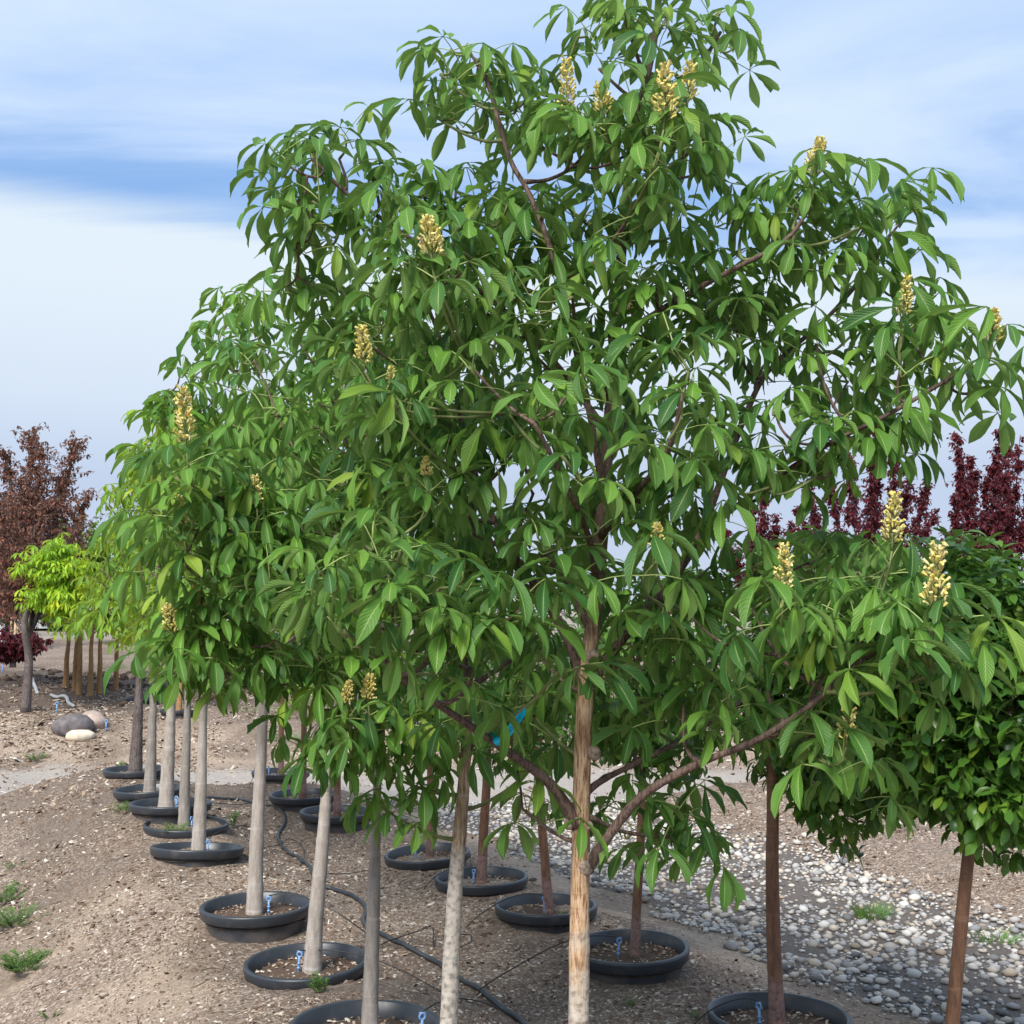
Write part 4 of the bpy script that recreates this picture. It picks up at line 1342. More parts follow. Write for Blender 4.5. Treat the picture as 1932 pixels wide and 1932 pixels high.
def plume_tree(name, label, cat, base, shape, lm, bm, n_leaf, group, L_=.07, r0=.05, tint=(1, 1, 1), spread=.16, w=.26):
    """shape: list of shoots (dx, dy, z0, z1, lean)"""
    root = thing(name, label, cat, base, group)
    h0 = min(s[2] for s in shape)
    tb = MB()
    top = max(s[3] for s in shape) * .6
    p = smooth_path([np.array([0, 0, -.05]), np.array([.03, 0, h0 * .5]), np.array([-.02, 0, h0]), np.array([.05, .7 * np.mean([q[1] for q in shape]), top])], 6)
    tb.tube(p, np.linspace(r0, r0 * .3, len(p)), 10, jitter=.05)
    tb.build('trunk', bm, root)
    t = tiny_leaf(L_, w)
    tot = sum(s[3] - s[2] for s in shape)
    vs_, rs = [], []
    tw = MB()
    for dx, dy, z0, z1, lean in shape:
        s0 = np.array([0, 0, max(h0 * .7, z0 - .5 * math.hypot(dx, dy))])
        mid = np.array([dx * .8, dy * .8, z0 + .25 * (z1 - z0)])
        tip = np.array([dx + lean, dy, z1])
        pth = bez(s0, mid, tip, 14)
        q = MB()
        q.tube(pth, np.linspace(r0 * .38, .004, 14), 6)
        q.build('branch', bm, root)
        n = int(n_leaf * (z1 - z0) / tot)
        ns = max(4, n // 16)
        for i in range(ns):
            f = rng.uniform(.18, 1.0)
            c = pth[min(12, int(f * 13))] + (pth[min(13, int(f * 13) + 1)] - pth[min(12, int(f * 13))]) * (f * 13 % 1)
            o = unit(rng.normal(size=3) * [1, 1, .5] + [0, 0, .5]) * spread * rng.uniform(.15, 1.35) * (1.2 - f * .9)
            tw.tube(np.array([c, c + o * .6 + [0, 0, .01], c + o]), [.004, .003, .002], 3, 0, cap=False)
            for j in range(16):
                pos = c + o * rng.random() + rng.normal(size=3) * .018
                R = rotz(rng.random() * 6.28) @ rot((0, 1, 0), rng.uniform(-.2, 1.2)) @ rot((1, 0, 0), rng.normal() * .5)
                vs_.append(t[0] @ R.T * rng.uniform(.7, 1.2) + pos)
                rs.append(rng.random())
    tw.build('twig', bm, root, kind='stuff')
    k = len(vs_)
    b = MB()
    b.add(np.array(vs_).reshape(-1, 3), t[1][0][None] + (np.arange(k) * 4)[:, None], np.tile(t[2], (k, 1)), 0, np.repeat(rs, 4))
    o = b.build('crown', lm, root, kind='stuff', smooth=False)
    o.color = tuple(tint) + (1,)
    return root


def shoots(spec, D, base):
    out = []
    for px0, py0, px1, py1, dd in spec:
        a, b = P(px0, py0, D + dd), P(px1, py1, D + dd)
        out.append((a[0] - base[0], D + dd - base[1], a[2] - base[2], b[2] - base[2], b[0] - a[0]))
    return out


def ground_pt(px, D):
    p = P(px, 1200, D)
    p[2] = g(p[0], p[1])
    return p


DM = 17.0
MG = 'maroon trees beyond the cherry trees'
bm_ = ground_pt(1640, DM)
plume_tree('plum_tree', 'broad maroon tree whose plumes show between two sky gaps beyond the round crowns', 'tree', bm_, shoots([(1530, 1120, 1520, 905, 0), (1575, 1130, 1560, 880, .3), (1610, 1130, 1600, 860, -.3), (1640, 1130, 1650, 830, 0), (1655, 1120, 1655, 800, .3), (1690, 1130, 1690, 850, -.3), (1720, 1120, 1715, 870, .2), (1745, 1130, 1750, 905, 0), (1700, 1150, 1770, 960, -.2), (1560, 1150, 1500, 960, .2), (1500, 1150, 1490, 990, 0)], DM, bm_), M['maroon'], M['bark_dark'], 19000, MG, .070, spread=.30)
bm_ = ground_pt(1865, DM - .7)
plume_tree('plum_tree', 'tall maroon tree with upright plumes at the right edge of the sky', 'tree', bm_, shoots([(1815, 1130, 1805, 815, 0), (1840, 1130, 1830, 860, .3), (1870, 1130, 1885, 815, 0), (1895, 1130, 1900, 840, -.3), (1925, 1130, 1925, 820, .2), (1790, 1150, 1800, 930, -.2), (1950, 1130, 1960, 830, 0), (1860, 1150, 1860, 900, .3), (1830, 1150, 1790, 1000, 0)], DM - .7, bm_), M['maroon'], M['bark_dark'], 17000, MG, .070, spread=.30)
bm_ = ground_pt(1440, DM + 2)
plume_tree('plum_tree', 'low maroon tree mostly hidden behind the right branches of the front tree', 'tree', bm_, shoots([(1380, 1150, 1370, 1000, 0), (1420, 1150, 1420, 960, 0), (1460, 1150, 1465, 980, .2), (1440, 1150, 1440, 940, -.2)], DM + 2, bm_), M['maroon'], M['bark_dark'], 8000, MG, .070, spread=.34)

# russet crab apple at the left
cb = hit(48, 1342, 10)
DC = cb[1]
plume_tree('crab_apple_tree', 'russet leaved crab apple tree with a leaning dark trunk on the left mound', 'tree', cb, shoots([(10, 1120, -30, 880, 0), (30, 1120, 10, 850, .4), (50, 1110, 60, 810, 0), (70, 1110, 75, 850, -.4), (90, 1110, 145, 830, 0), (100, 1110, 120, 900, .5), (110, 1110, 165, 935, -.5), (60, 1120, 40, 900, -.7), (40, 1120, -10, 930, .7), (0, 1120, -70, 930, 0), (120, 1120, 150, 990, .3), (20, 1150, -60, 1010, .2), (80, 1120, 90, 940, .8), (60, 1100, 70, 930, -.9), (0, 1130, 0, 960, -.6), (100, 1140, 130, 1040, .6), (-20, 1150, -90, 1000, .4)], DC + 2.4, cb), M['russet'], M['bark_dark'], 28000, None, .082, .085, spread=1.0, w=.24)
cb2 = hit(-130, 1345, 10)
plume_tree('crab_apple_tree', 'russet crab apple tree reaching in at the left edge', 'tree', cb2 + np.array([-.3, 2.0, 0]), shoots([(-60, 1150, -90, 900, 0), (-40, 1150, -30, 880, .4), (-10, 1150, 0, 950, -.3), (-100, 1150, -140, 930, 0), (-20, 1170, 20, 1010, .2)], DC + 3.5, cb2 + np.array([-.3, 2.0, 0])), M['russet'], M['bark_dark'], 11000, None, .082, .07, spread=1.0, w=.24)


def young_tree(label, px, py, top_py, cx, cy, rx, ry, tint, n, group, fwd=0.0):
    base = hit(px, py, 10)
    D = base[1]
    root = thing('young_tree', label, 'tree', base, group)
    T = Tree(root, base, 'lo', tint)
    c = P(cx, cy, D - fwd)
    T.trunk([base + np.array([0, 0, -.04]), P(px + 2, (py + top_py) / 2, D), P(px + 4, top_py, D), c, c + np.array([0, 0, ry * D / F * .3])], .055, .012, M['bark_orange'], 9)
    for i in range(n):
        v = unit(rng.normal(size=3)) * rng.random() ** .4
        T.lobe(T.loc(c + v * np.array([rx, rx, ry]) * D / F), .16, 3, 5, 1.1)
    T.finish(25)


YG = 'young trees with orange brown trunks on the far mound'
for a in [('young tree with a bright lime green drooping crown beside the russet tree', 124, 1300, 1190, 96, 1085, 50, 62, (2.3, 1.9, .8), 30),
          ('young tree with a lime crown and the thinnest orange trunk of the far mound', 141, 1304, 1190, 135, 1110, 40, 60, (2.5, 1.9, .7), 20),
          ('young tree right of the lime ones, third trunk on the far mound', 149, 1311, 1190, 165, 1080, 40, 70, (1.7, 1.6, .8), 16),
          ('young tree with the leaning orange trunk on the far mound', 170, 1313, 1200, 195, 1060, 40, 80, (1.4, 1.3, .9), 12),
          ('young tree with low hanging lime leaves before the stones', 187, 1308, 1200, 215, 1120, 40, 70, (1.6, 1.5, .8), 14),
          ('young tree with the thickest orange trunk, at the near end of the far mound', 218, 1303, 1200, 240, 1050, 45, 90, (1.6, 1.5, .9), 14)]:
    young_tree(*a, YG, 2.6 if a[1] < 145 else 0.0)
young_tree('young tree with an orange trunk seen between the grey buckeye trunks', 337, 1345, 1290, 340, 1150, 50, 90, (1.5, 1.4, .8), 12, YG)


def far_tree(label, px, D, h, r, tint, n, group='green trees far behind', lm='globe', zlo=.25):
    base = ground_pt(px, D)
    sh = []
    for i in range(12):
        a, q = rng.random() * 6.28, r * math.sqrt(rng.random())
        z0 = h * zlo
        z1 = h * (1 - .35 * (q / r) ** 2) * rng.uniform(.8, 1.0)
        sh.append((math.cos(a) * q, math.sin(a) * q, z0, z1, rng.normal() * .2))
    plume_tree('tree', label, 'tree', base, sh, M[lm], M['bark_dark'], n, group, .17, .10, tint, .55, .3)


far_tree('pale green tree standing far behind the russet tree', 150, 42, 5.2, 1.7, (1.5, 1.3, .9), 2600)
far_tree('dark green tree far off, just right of the pale green one', 215, 48, 5.0, 2.0, (1.0, 1.0, 1.0), 2400)
far_tree('green tree far off behind the left row of crowns', 330, 50, 4.6, 2.2, (1.1, 1.1, 1.0), 2200)
far_tree('small dark maroon tree behind the wooden stakes', 24, 30, 1.15, .55, (.8, .8, .8), 1800, None, 'maroon', .25)
far_tree('dark russet tree far left behind the crab apples', -20, 38, 4.2, 1.6, (.7, .7, .7), 2200, None, 'russet')
for px_, D_, h_, r_, lab_ in ((5, 52, 2.6, 2.2, 'dark low tree far left beside the pale building'), (118, 58, 2.2, 1.6, 'low dark tree in front of the pale building, right end'), (270, 56, 3.4, 2.6, 'dark bushy tree far off behind the orange trunks'), (-60, 50, 3.4, 2.4, 'dark tree at the far left edge of the site')):
    far_tree(lab_, px_, D_, h_, r_, (.75, .75, .8), 2600, zlo=.04)
far_tree('green tree in the distance behind the trunk of the front tree', 1100, 46, 3.6, 2.2, (1.1, 1.1, 1), 2000)
far_tree('green tree in the distance right of the front trunk', 1330, 44, 3.4, 2.0, (1.2, 1.2, 1), 2000)
far_tree('green tree in the distance left of the front trunk', 760, 47, 3.6, 2.4, (1.1, 1.1, 1), 2000)


# ------------------------------------------------------------------ pots
def pot_meshes():
    prof = [(.235, -.30), (.268, -.02), (.270, .0 - .052), (.292, -.052), (.300, -.046), (.309, -.006), (.308, 0), (.302, .004), (.288, .004), (.282, 0), (.276, -.03), (.268, -.10)]
    prof = [(.232, -.30), (.274, -.060), (.297, -.056), (.303, -.050), (.310, -.008), (.309, -.002), (.303, .003), (.290, .003), (.284, -.002), (.272, -.062), (.262, -.115)]
    th = np.linspace(0, 2 * PI, 73)[:-1]

    def lathe(pf):
        r, z = np.array(pf).T
        return np.stack([r[:, None] * np.cos(th), r[:, None] * np.sin(th), np.broadcast_to(z[:, None], (len(r), 72))], -1)
    body = MB()
    body.grid(lathe(prof[:2])[:, ::-1], wrap=True)
    rim = MB()
    rim.grid(lathe(prof[1:])[:, ::-1], wrap=True)
    for k in range(4):
        z = -.075 - .012 * k
        r = .270 - .002 * k
        body.grid(lathe([(r - .003, z - .003), (r - .0045, z), (r - .003, z + .003)]), wrap=True)
    return body.mesh('body', [M['pot']]), rim.mesh('rim', [M['pot']])


POT_BODY, POT_RIM = pot_meshes()
M['soil'] = rnd_mat('pot_soil', [(0, (.11, .075, .055)), (1, (.11, .075, .055))], .95, .15, 60, .9, .5)


def soil(seed, pale):
    r = np.random.default_rng(seed)
    b = MB()
    rr = np.linspace(.001, .283, 10)
    th = np.linspace(0, 2 * PI, 41)[:-1]
    Rm, Tm = np.meshgrid(rr, th, indexing='ij')
    X, Y = Rm * np.cos(Tm), Rm * np.sin(Tm)
    Z = -.062 + (fbm(X * 12 + seed, Y * 12, 3) - .5) * .022 + .012 * (1 - Rm / .283)
    Z[-1] -= .01
    b.grid(np.stack([X, Y, Z], -1), 0, wrap=True)
    v0 = np.array([[-1, -1, 0], [1, -1, 0], [1, 1, 0], [-1, 1, 0], [-.6, -.7, 1], [.7, -.6, 1], [.6, .7, 1], [-.7, .6, 1]], float)
    q0 = np.array([[4, 5, 6, 7], [0, 1, 5, 4], [1, 2, 6, 5], [2, 3, 7, 6], [3, 0, 4, 7]])
    for i in range(320):
        q, a = .27 * math.sqrt(r.random()), r.random() * 6.28
        l = r.uniform(.004, .013)
        v = v0 * [l, l * .5, l * .35] @ rot((0, 1, 0), r.normal() * .3).T @ rotz(r.random() * 6.3).T
        b.add(v + [q * math.cos(a), q * math.sin(a), -.056], q0, np.zeros((8, 2)), 1, r.uniform(.45, 1) if r.random() < pale else r.random() * .7)
    return b.mesh('soil', [M['soil'], M['chip']])


SOIL = [soil(1, .75), soil(2, .3), soil(3, .5)]
PLAB = {
    'L1': ('pot of the front buckeye with the peeling tan trunk', 0), 'L2': ('pot of the buckeye with the whitish trunk', 0),
    'L3': ('black pot of the slender grey trunk, cut off by the bottom edge', 1), 'L4': ('black pot with a dark mulch filling holding the leaning light grey trunk', 1),
    'L5': ('black pot standing tall out of the mulch, filled with pale grit around a grey trunk', 0), 'L6': ('tilted black pot around the whitish trunk on the left ridge', 2),
    'L7': ('black pot around the trunk marked pink at its foot', 2), 'L8': ('black pot around the thick light trunk, half hidden behind the next trunk', 1),
    'L9': ('black pot second from the far end of the left row', 1), 'L10': ('farthest black pot of the left row, a little green weed inside', 1),
    'R1': ('black pot of the leaning cherry trunk at the right edge', 1), 'R2': ('black pot with a straight brown cherry trunk beside the stones, cut by the bottom edge', 1),
    'R3': ('black pot with a slim brown trunk, partly behind the peeling tan trunk', 1), 'R4': ('shallow black pot left of the peeling trunk, rim just above the mulch', 2),
    'R5': ('black pot with reddish trunk just right of the whitish buckeye trunk', 1), 'R6': ('black pot with brown trunk, crossed by the whitish buckeye trunk', 1),
    'R7': ('black pot under hanging leaves, third from the far end of the right row', 1), 'R8': ('black pot under hanging leaves, second from the far end of the right row', 1),
    'R9': ('farthest black pot of the right row, seen right of the tall grey trunk', 1)}


def pot(loc, label, soil_i, group, tilt=(0, 0), rz=0.0):
    root = thing('nursery_pot', label, 'pot', loc, group)
    root.rotation_euler = (tilt[0], tilt[1], rz)
    link('body', POT_BODY, root)
    link('rim', POT_RIM, root)
    link('soil', SOIL[soil_i], root)
    return root


TILT = {'L6': (.02, .10), 'L4': (.0, .03), 'L5': (0, .01), 'R3': (0, .03), 'R4': (0, .02), 'R5': (.0, .02), 'L7': (0, .03)}
for k, (lab, si) in PLAB.items():
    pot(POTS[k][0], lab, si, 'black pots of the left row' if k[0] == 'L' else 'black pots of the right row', TILT.get(k, (rng.normal() * .018, rng.normal() * .018)), rng.random() * 6)
pot(bp + np.array([-.12, .0, .07]), 'black pot beyond the stones, glimpsed in the dark gap between the round crowns', 1, None)
for (x, y), lab in (((268, 1325), 'black pot rim on the far mound, left of the dark grey trunk'), ((338, 1346), 'black pot rim around the orange trunk on the far mound')):
    q = hit(x, y, 10)
    pot(q + np.array([0, 0, .06]), lab, 1, 'black pots on the far mound')

# ------------------------------------------------------------------ irrigation
HOSE = [(385, 1506), (430, 1510), (468, 1514), (505, 1522), (527, 1533), (538, 1548), (530, 1568), (524, 1585), (534, 1602), (565, 1622), (588, 1648), (600, 1672), (625, 1682), (655, 1692), (682, 1706), (692, 1722), (684, 1738), (688, 1750), (720, 1768), (770, 1795), (830, 1828), (880, 1862), (930, 1895), (975, 1925), (1010, 1950), (1080, 2010)]
hp = np.array([hit(x, y) for x, y in HOSE])
hp = smooth_path(hp, 5)
hp[:, 2] = gh(hp[:, 0], hp[:, 1]) + .014
hb = MB()
hb.tube(hp, .0135, 10)
hs_ = hb.build('irrigation_hose', M['hose'])
hs_['label'] = 'thick black irrigation hose winding over the mulch between the two rows of pots'
hs_['category'] = 'hose'


def stake_mesh():
    b = MB()
    b.tube(np.array([[0, 0, -.03], [0, 0, .03], [0, 0, .075]]), [.0035, .0055, .0065], 6)
    for z in (.018, .04):
        b.tube(np.array([[0, 0, z], [0, 0, z + .006]]), [.0095, .0095], 8)
    return b.mesh('stake', [M['blue']])


def head_mesh():
    b = MB()
    a = np.linspace(0, 2 * PI, 15)
    b.tube(np.stack([.0125 * np.cos(a), a * 0, .087 + .0125 * np.sin(a)], -1), .0048, 6, cap=False)
    b.tube(np.array([[-.014, 0, .101], [.014, 0, .101]]), .0035, 6)
    return b.mesh('emitter_head', [M['blue']])


STAKE, HEAD = stake_mesh(), head_mesh()
SPK = {'L5': ((507, 1715), (700, 1772)), 'L4': (((563, 1812)), (900, 1895)), 'L3': ((800, 1915), (985, 1925)), 'R2': ((1434, 1908), (1290, 1960)), 'R3': ((1166, 1782), (905, 1880)), 'R4': ((1027, 1700), (880, 1760)),
       'R5': ((893, 1645), (800, 1685)), 'R6': ((784, 1603), (760, 1600)), 'L6': ((392, 1590), (500, 1600)), 'L7': ((362, 1553), (480, 1620)), 'L8': ((333, 1518), (400, 1508)), 'L9': ((283, 1483), (385, 1506)), 'R9': ((507, 1452), (470, 1490))}
SLB = {'L5': 'blue drip stake in the pale grit of the tall standing pot', 'L4': 'blue drip stake left of the leaning light grey trunk', 'L3': 'black drip stake and tube at the bottom edge by the slender trunk', 'R2': 'blue drip stake left of the straight cherry trunk by the stones',
       'R3': 'blue drip stake in the pot behind the peeling tan trunk', 'R4': 'blue drip stake against the reddish trunk of the shallow pot', 'R5': 'blue drip stake in the pot right of the whitish trunk', 'R6': 'blue drip stake in the pot left of the whitish trunk',
       'L6': 'blue drip stake behind the whitish trunk of the tilted pot', 'L7': 'blue drip stake by the trunk marked pink', 'L8': 'blue drip stake beside the thick light trunk', 'L9': 'blue drip stake in the second farthest left pot', 'R9': 'blue drip stake in the farthest pot of the right row'}
for k, (sp, end) in SPK.items():
    D = POTS[k][0][1]
    q = P(sp[0], sp[1], D - .02)
    c = POTS[k][0]
    d = np.array([q[0] - c[0], q[1] - c[1]])
    n_ = np.linalg.norm(d)
    if n_ > .23:
        d *= .23 / n_
    q = np.array([c[0] + d[0], c[1] + d[1], c[2] - .052])
    root = thing('drip_stake', SLB[k], 'drip stake', q, 'blue drip stakes in the pots')
    root.rotation_euler = (rng.normal() * .06, rng.normal() * .08, rng.normal() * .4)
    link('stake', STAKE, root)
    link('emitter_head', HEAD, root)
    e = hit(*end)
    e[2] += .006
    rm = Matrix.Rotation(-root.rotation_euler[2], 3, 'Z')
    el = np.array(rm @ Vector(e - q))
    dist = np.linalg.norm(el)
    f = np.linspace(0, 1, 12)[:, None]
    start = np.array([0, 0, .104])
    pts = start * (1 - f) + el * f
    pts[:, 2] += (np.sin(f[:, 0] * PI) ** .8) * min(.09, .05 + .03 * dist) + .02 * f[:, 0] * (1 - f[:, 0])
    pts[:, 1] += np.sin(f[:, 0] * PI * 2) * .02
    b = MB()
    b.tube(pts, .0032, 5)
    b.build('drip_tube', M['tube'], root)
# loose loops of thin tube
for pts, lab in (([(478, 1628), (505, 1606), (540, 1596), (568, 1604), (575, 1622), (566, 1636)], 'thin black drip tube curled in a loop beside the hose'),
                 ([(600, 1650), (640, 1660), (690, 1654), (720, 1640)], 'thin black drip tube lying right of the leaning light trunk'),
                 ([(715, 1795), (760, 1782), (812, 1760), (818, 1790)], 'thin black drip tube arching over the hose near the whitish trunk'),
                 ([(865, 1770), (885, 1775), (890, 1790), (880, 1798), (868, 1792)], 'small black tube loop right of the whitish trunk'),
                 ([(0, 1262), (90, 1352), (150, 1378), (190, 1383)], 'thin black tube running over the left mound to the boulders'),
                 ([(395, 1518), (470, 1524), (560, 1512), (640, 1530)], 'thin black tube crossing the shaded mulch between the far pots')):
    w = np.array([hit(*p) for p in pts])
    w = smooth_path(w, 5)
    w[:, 2] = gh(w[:, 0], w[:, 1]) + .012 + .03 * np.sin(np.linspace(0, PI, len(w)))
    b = MB()
    b.tube(w, .0036, 5)
    o = b.build('drip_tube', M['tube'])
    o['label'], o['category'], o['group'] = lab, 'drip tube', 'loose drip tubes on the mulch'


# ------------------------------------------------------------------ weeds and grass
def feather(n, h, spread, seed):
    r = np.random.default_rng(seed)
    b = MB()
    for i in range(n):
        a = r.random() * 6.28
        q = spread * math.sqrt(r.random())
        s = np.array([math.cos(a) * q * .4, math.sin(a) * q * .4, 0])
        hh = h * r.uniform(.5, 1.1) * (1 - .4 * q / spread)
        tip = np.array([math.cos(a) * q, math.sin(a) * q, hh])
        p = bez(s, s * .6 + tip * .4 + [0, 0, hh * .25], tip, 7)
        b.tube(p, np.linspace(.0016, .0007, 7), 3, 0, r.random(), cap=False)
        for j in range(1, 7):
            for sg in (-1, 1, 0):
                aa = a + sg * 1.1 + r.normal() * .4
                d = np.array([math.cos(aa), math.sin(aa), r.uniform(.1, .8)])
                l = h * .24 * r.uniform(.6, 1.2)
                w = np.array([-math.sin(aa), math.cos(aa), 0]) * l * .16
                b.add([p[j], p[j] + d * l * .5 - w, p[j] + d * l + [0, 0, -.15 * l], p[j] + d * l * .5 + w], [[0, 1, 2, 3]], [[0, .5], [.5, 0], [1, .5], [.5, 1]], 0, r.random())
    return b


def tuft(n, h, spread, seed):
    r = np.random.default_rng(seed)
    b = MB()
    for i in range(n):
        a = r.random() * 6.28
        q = spread * math.sqrt(r.random())
        s = np.array([math.cos(a) * q * .7, math.sin(a) * q * .7, 0])
        o = np.array([math.cos(a), math.sin(a), 0]) * q * .6 + r.normal(size=3) * [.02, .02, 0]
        hh = h * r.uniform(.5, 1.1)
        p = bez(s, s + o * .3 + [0, 0, hh * .7], s + o + [0, 0, hh * .85], 4)
        w = np.array([-math.sin(a + 1), math.cos(a + 1), 0]) * r.uniform(.0015, .003)
        f = np.array([1, .9, .6, .05])[:, None]
        b.grid(np.stack([p - w * f, p + w * f], 1), 0, r.random())
    return b


def weed(name, label, cat, px, py, mb, group='weeds in the mulch', s=1.0):
    q = hit(px, py)
    o = mb.build(name, M['weed'])
    o.location = q
    o.scale = (s, s, s)
    o['label'], o['category'], o['group'] = label, cat, group
    return o


weed('weed', 'feathery green weed sprouting in front of the pot with the leaning trunk', 'weed', 607, 1872, feather(14, .10, .055, 1))
weed('weed', 'feathery green weed in front of the shallow pot beside the peeling trunk', 'weed', 1060, 1755, feather(16, .10, .07, 2))
weed('grass_tuft', 'round green grass tuft growing among the river stones', 'grass', 1646, 1738, tuft(260, .14, .14, 3), None)
weed('grass_tuft', 'thin spread of grass among the stones at the right edge', 'grass', 1875, 1782, tuft(150, .09, .17, 4), None)
weed('weed', 'small weed on the mulch right of the peeling trunk foot', 'weed', 1185, 1898, feather(8, .05, .05, 5))
weed('weed', 'tiny weed at the edge of the soil path near the bottom', 'weed', 1310, 1925, feather(6, .05, .045, 6))
weed('weed', 'bushy weed patch at the left edge, upper part', 'weed', 12, 1700, feather(60, .12, .26, 7))
weed('weed', 'bushy weed patch at the left edge below the upper one', 'weed', 30, 1745, feather(60, .11, .27, 8))
weed('weed', 'bright green weed patch nearest the lower left corner', 'weed', 48, 1835, feather(60, .12, .17, 9))
weed('weed', 'small weed below the bright green patch in the lower left', 'weed', 95, 1925, feather(10, .05, .07, 10))
weed('weed', 'low weed on the ridge in front of the thick light trunk pot', 'weed', 235, 1535, feather(26, .10, .16, 11))
weed('weed', 'low pale weed between the tilted pot and the pink marked pot', 'weed', 330, 1575, feather(22, .09, .15, 12))
weed('weed', 'weed growing inside the farthest pot of the left row', 'weed', 225, 1452, feather(14, .14, .09, 13))
weed('weed', 'weed on the far edge of the gravel road', 'weed', 68, 1440, feather(20, .14, .2, 14))
weed('weed', 'small weed beside the trunk of the pot with the leaning trunk', 'weed', 610, 1816, feather(6, .06, .04, 15))
weed('weed', 'small weed inside the pot by the stones, right of the cherry trunk', 'weed', 1560, 1925, feather(7, .06, .05, 16))
weed('weed', 'thin weed between the tilted pot rim and the tall grey trunk', 'weed', 440, 1560, feather(8, .16, .05, 17))
weed('weed', 'tiny weed left of the mulch slope', 'weed', 25, 1640, feather(10, .07, .1, 18))
weed('grass_tuft', 'light green grass by the stones behind the tall grey trunk', 'grass', 525, 1400, tuft(200, .16, .5, 19), None)
weed('grass_tuft', 'light green grass patch at the edge of the far stones', 'grass', 480, 1345, tuft(200, .16, .6, 20), None)
weed('grass_tuft', 'strip of grass on the far mound beyond the orange trunks', 'grass', 235, 1262, tuft(240, .14, .7, 21), None)


def litter():
    b = MB()
    for i in range(420):
        y = math.exp(rng.uniform(math.log(4.2), math.log(13)))
        x = y * rng.uniform(-.46, .46)
        if any((x - p[0]) ** 2 + (y - p[1]) ** 2 < .33 ** 2 for p in PC) or stone_zone(np.array([x]), np.array([y]))[0] > .4:
            continue
        a = rng.random() * 6.28
        l = rng.uniform(.03, .13)
        d = np.array([math.cos(a), math.sin(a), 0])
        e = np.array([-d[1], d[0], 0]) * rng.normal() * l * .25
        p = np.array([[x, y, 0], [x, y, 0] + d * l * .5 + e, [x, y, 0] + d * l])
        p = smooth_path(p, 3)
        p[:, 2] = gh(p[:, 0], p[:, 1]) + .004
        b.tube(p, rng.uniform(.0012, .003), 4, 0, rng.random())
    b.build('dry_twigs', M['chip'], kind='stuff')


litter()


# ------------------------------------------------------------------ boulders and small things on the left mound
def boulder(label, px, py, size, mt, seed, rz=0.0, group='boulders on the left mound'):
    q = hit(px, py, 10)
    v, f = ICO2
    r = np.random.default_rng(seed)
    k, ph = r.normal(size=(7, 3)), r.random(7) * 6
    d = sum(np.sin(v @ k[i] * 2.3 + ph[i]) for i in range(7)) * .05
    v = v * (1 + d)[:, None]
    b = MB()
    b.add(v * size, f, np.zeros((len(v), 2)))
    o = b.build('boulder', mt)
    o.location = q + np.array([0, 0, size[2] * .35])
    o.rotation_euler = (0, 0, rz)
    o['label'], o['category'], o['group'] = label, 'rock', group


boulder('dark purplish grey boulder on the left mound', 138, 1385, (.32, .25, .20), simple('dark_rock', (.13, .115, .12), .85, .3, .4, 9, .8), 1, .3)
boulder('pinkish boulder behind the dark one between two blue stakes', 176, 1373, (.24, .20, .17), simple('pink_rock', (.38, .30, .255), .85, .3, .25, 9, .6), 2, -.5)
boulder('flat cream coloured rock in front of the dark boulder', 150, 1397, (.23, .13, .10), simple('cream_rock', (.60, .53, .42), .85, .3, .2, 9, .5), 3, .5)
boulder('flat grey slab lying half buried above the boulders', 162, 1358, (.30, .16, .05), simple('grey_rock', (.24, .21, .195), .85, .3, .3, 9, .5), 4, -.2)
for px, py, lab in ((56, 1338, 'blue drip stake at the foot of the russet tree trunk'), (107, 1345, 'blue drip stake between the russet trunk and the boulders'), (160, 1383, 'blue drip stake behind the dark boulder'), (200, 1382, 'blue drip stake right of the pinkish boulder'), (4, 1272, 'blue drip stake at the left edge on the mound')):
    q = hit(px, py, 10)
    root = thing('drip_stake', lab, 'drip stake', q, 'blue drip stakes on the left mound')
    root.scale = (1.7, 1.7, 1.7)
    link('stake', STAKE, root)
    link('emitter_head', HEAD, root)
M['wood'] = simple('pale_stake_wood', (.50, .36, .22), .7, .3, .2, 14, .2)
for px, py, h, lab in ((27, 1243, 92, 'pale wooden tree stake, left of the three standing together'), (33, 1240, 90, 'pale wooden tree stake in the middle of the three'), (39, 1246, 86, 'thicker pale wooden tree stake with a white tie, right of the three'), (20, 1205, 55, 'greyish wooden stake behind the three pale ones')):
    q = hit(px, py, 12)
    hh = h * q[1] / F
    root = thing('tree_stake', lab, 'stake', q, 'wooden tree stakes by the maroon sapling')
    b = MB()
    b.tube(np.array([[0, 0, -.1], [.005, 0, hh * .5], [.01, 0, hh]]), [.045, .045, .04], 8, jitter=.06)
    b.build('pole', M['wood'], root)
    if px == 39:
        c = MB()
        c.tube(np.array([[0, 0, hh * .72], [0, 0, hh * .76]]), [.052, .052], 8)
        c.build('tie', simple('white_tie', (.75, .75, .72), .6), root)
# white post at the edge, tag, bag, pipes
M['white'] = simple('white_plastic', (.72, .74, .78), .5, .4, .06, 5)


def box(b, c, s, mat_=0):
    v = np.array([[x, y, z] for x in (-.5, .5) for y in (-.5, .5) for z in (-.5, .5)]) * s + c
    b.add(v, [[0, 1, 3, 2], [4, 6, 7, 5], [0, 4, 5, 1], [2, 3, 7, 6], [0, 2, 6, 4], [1, 5, 7, 3]], np.zeros((8, 2)), mat_)


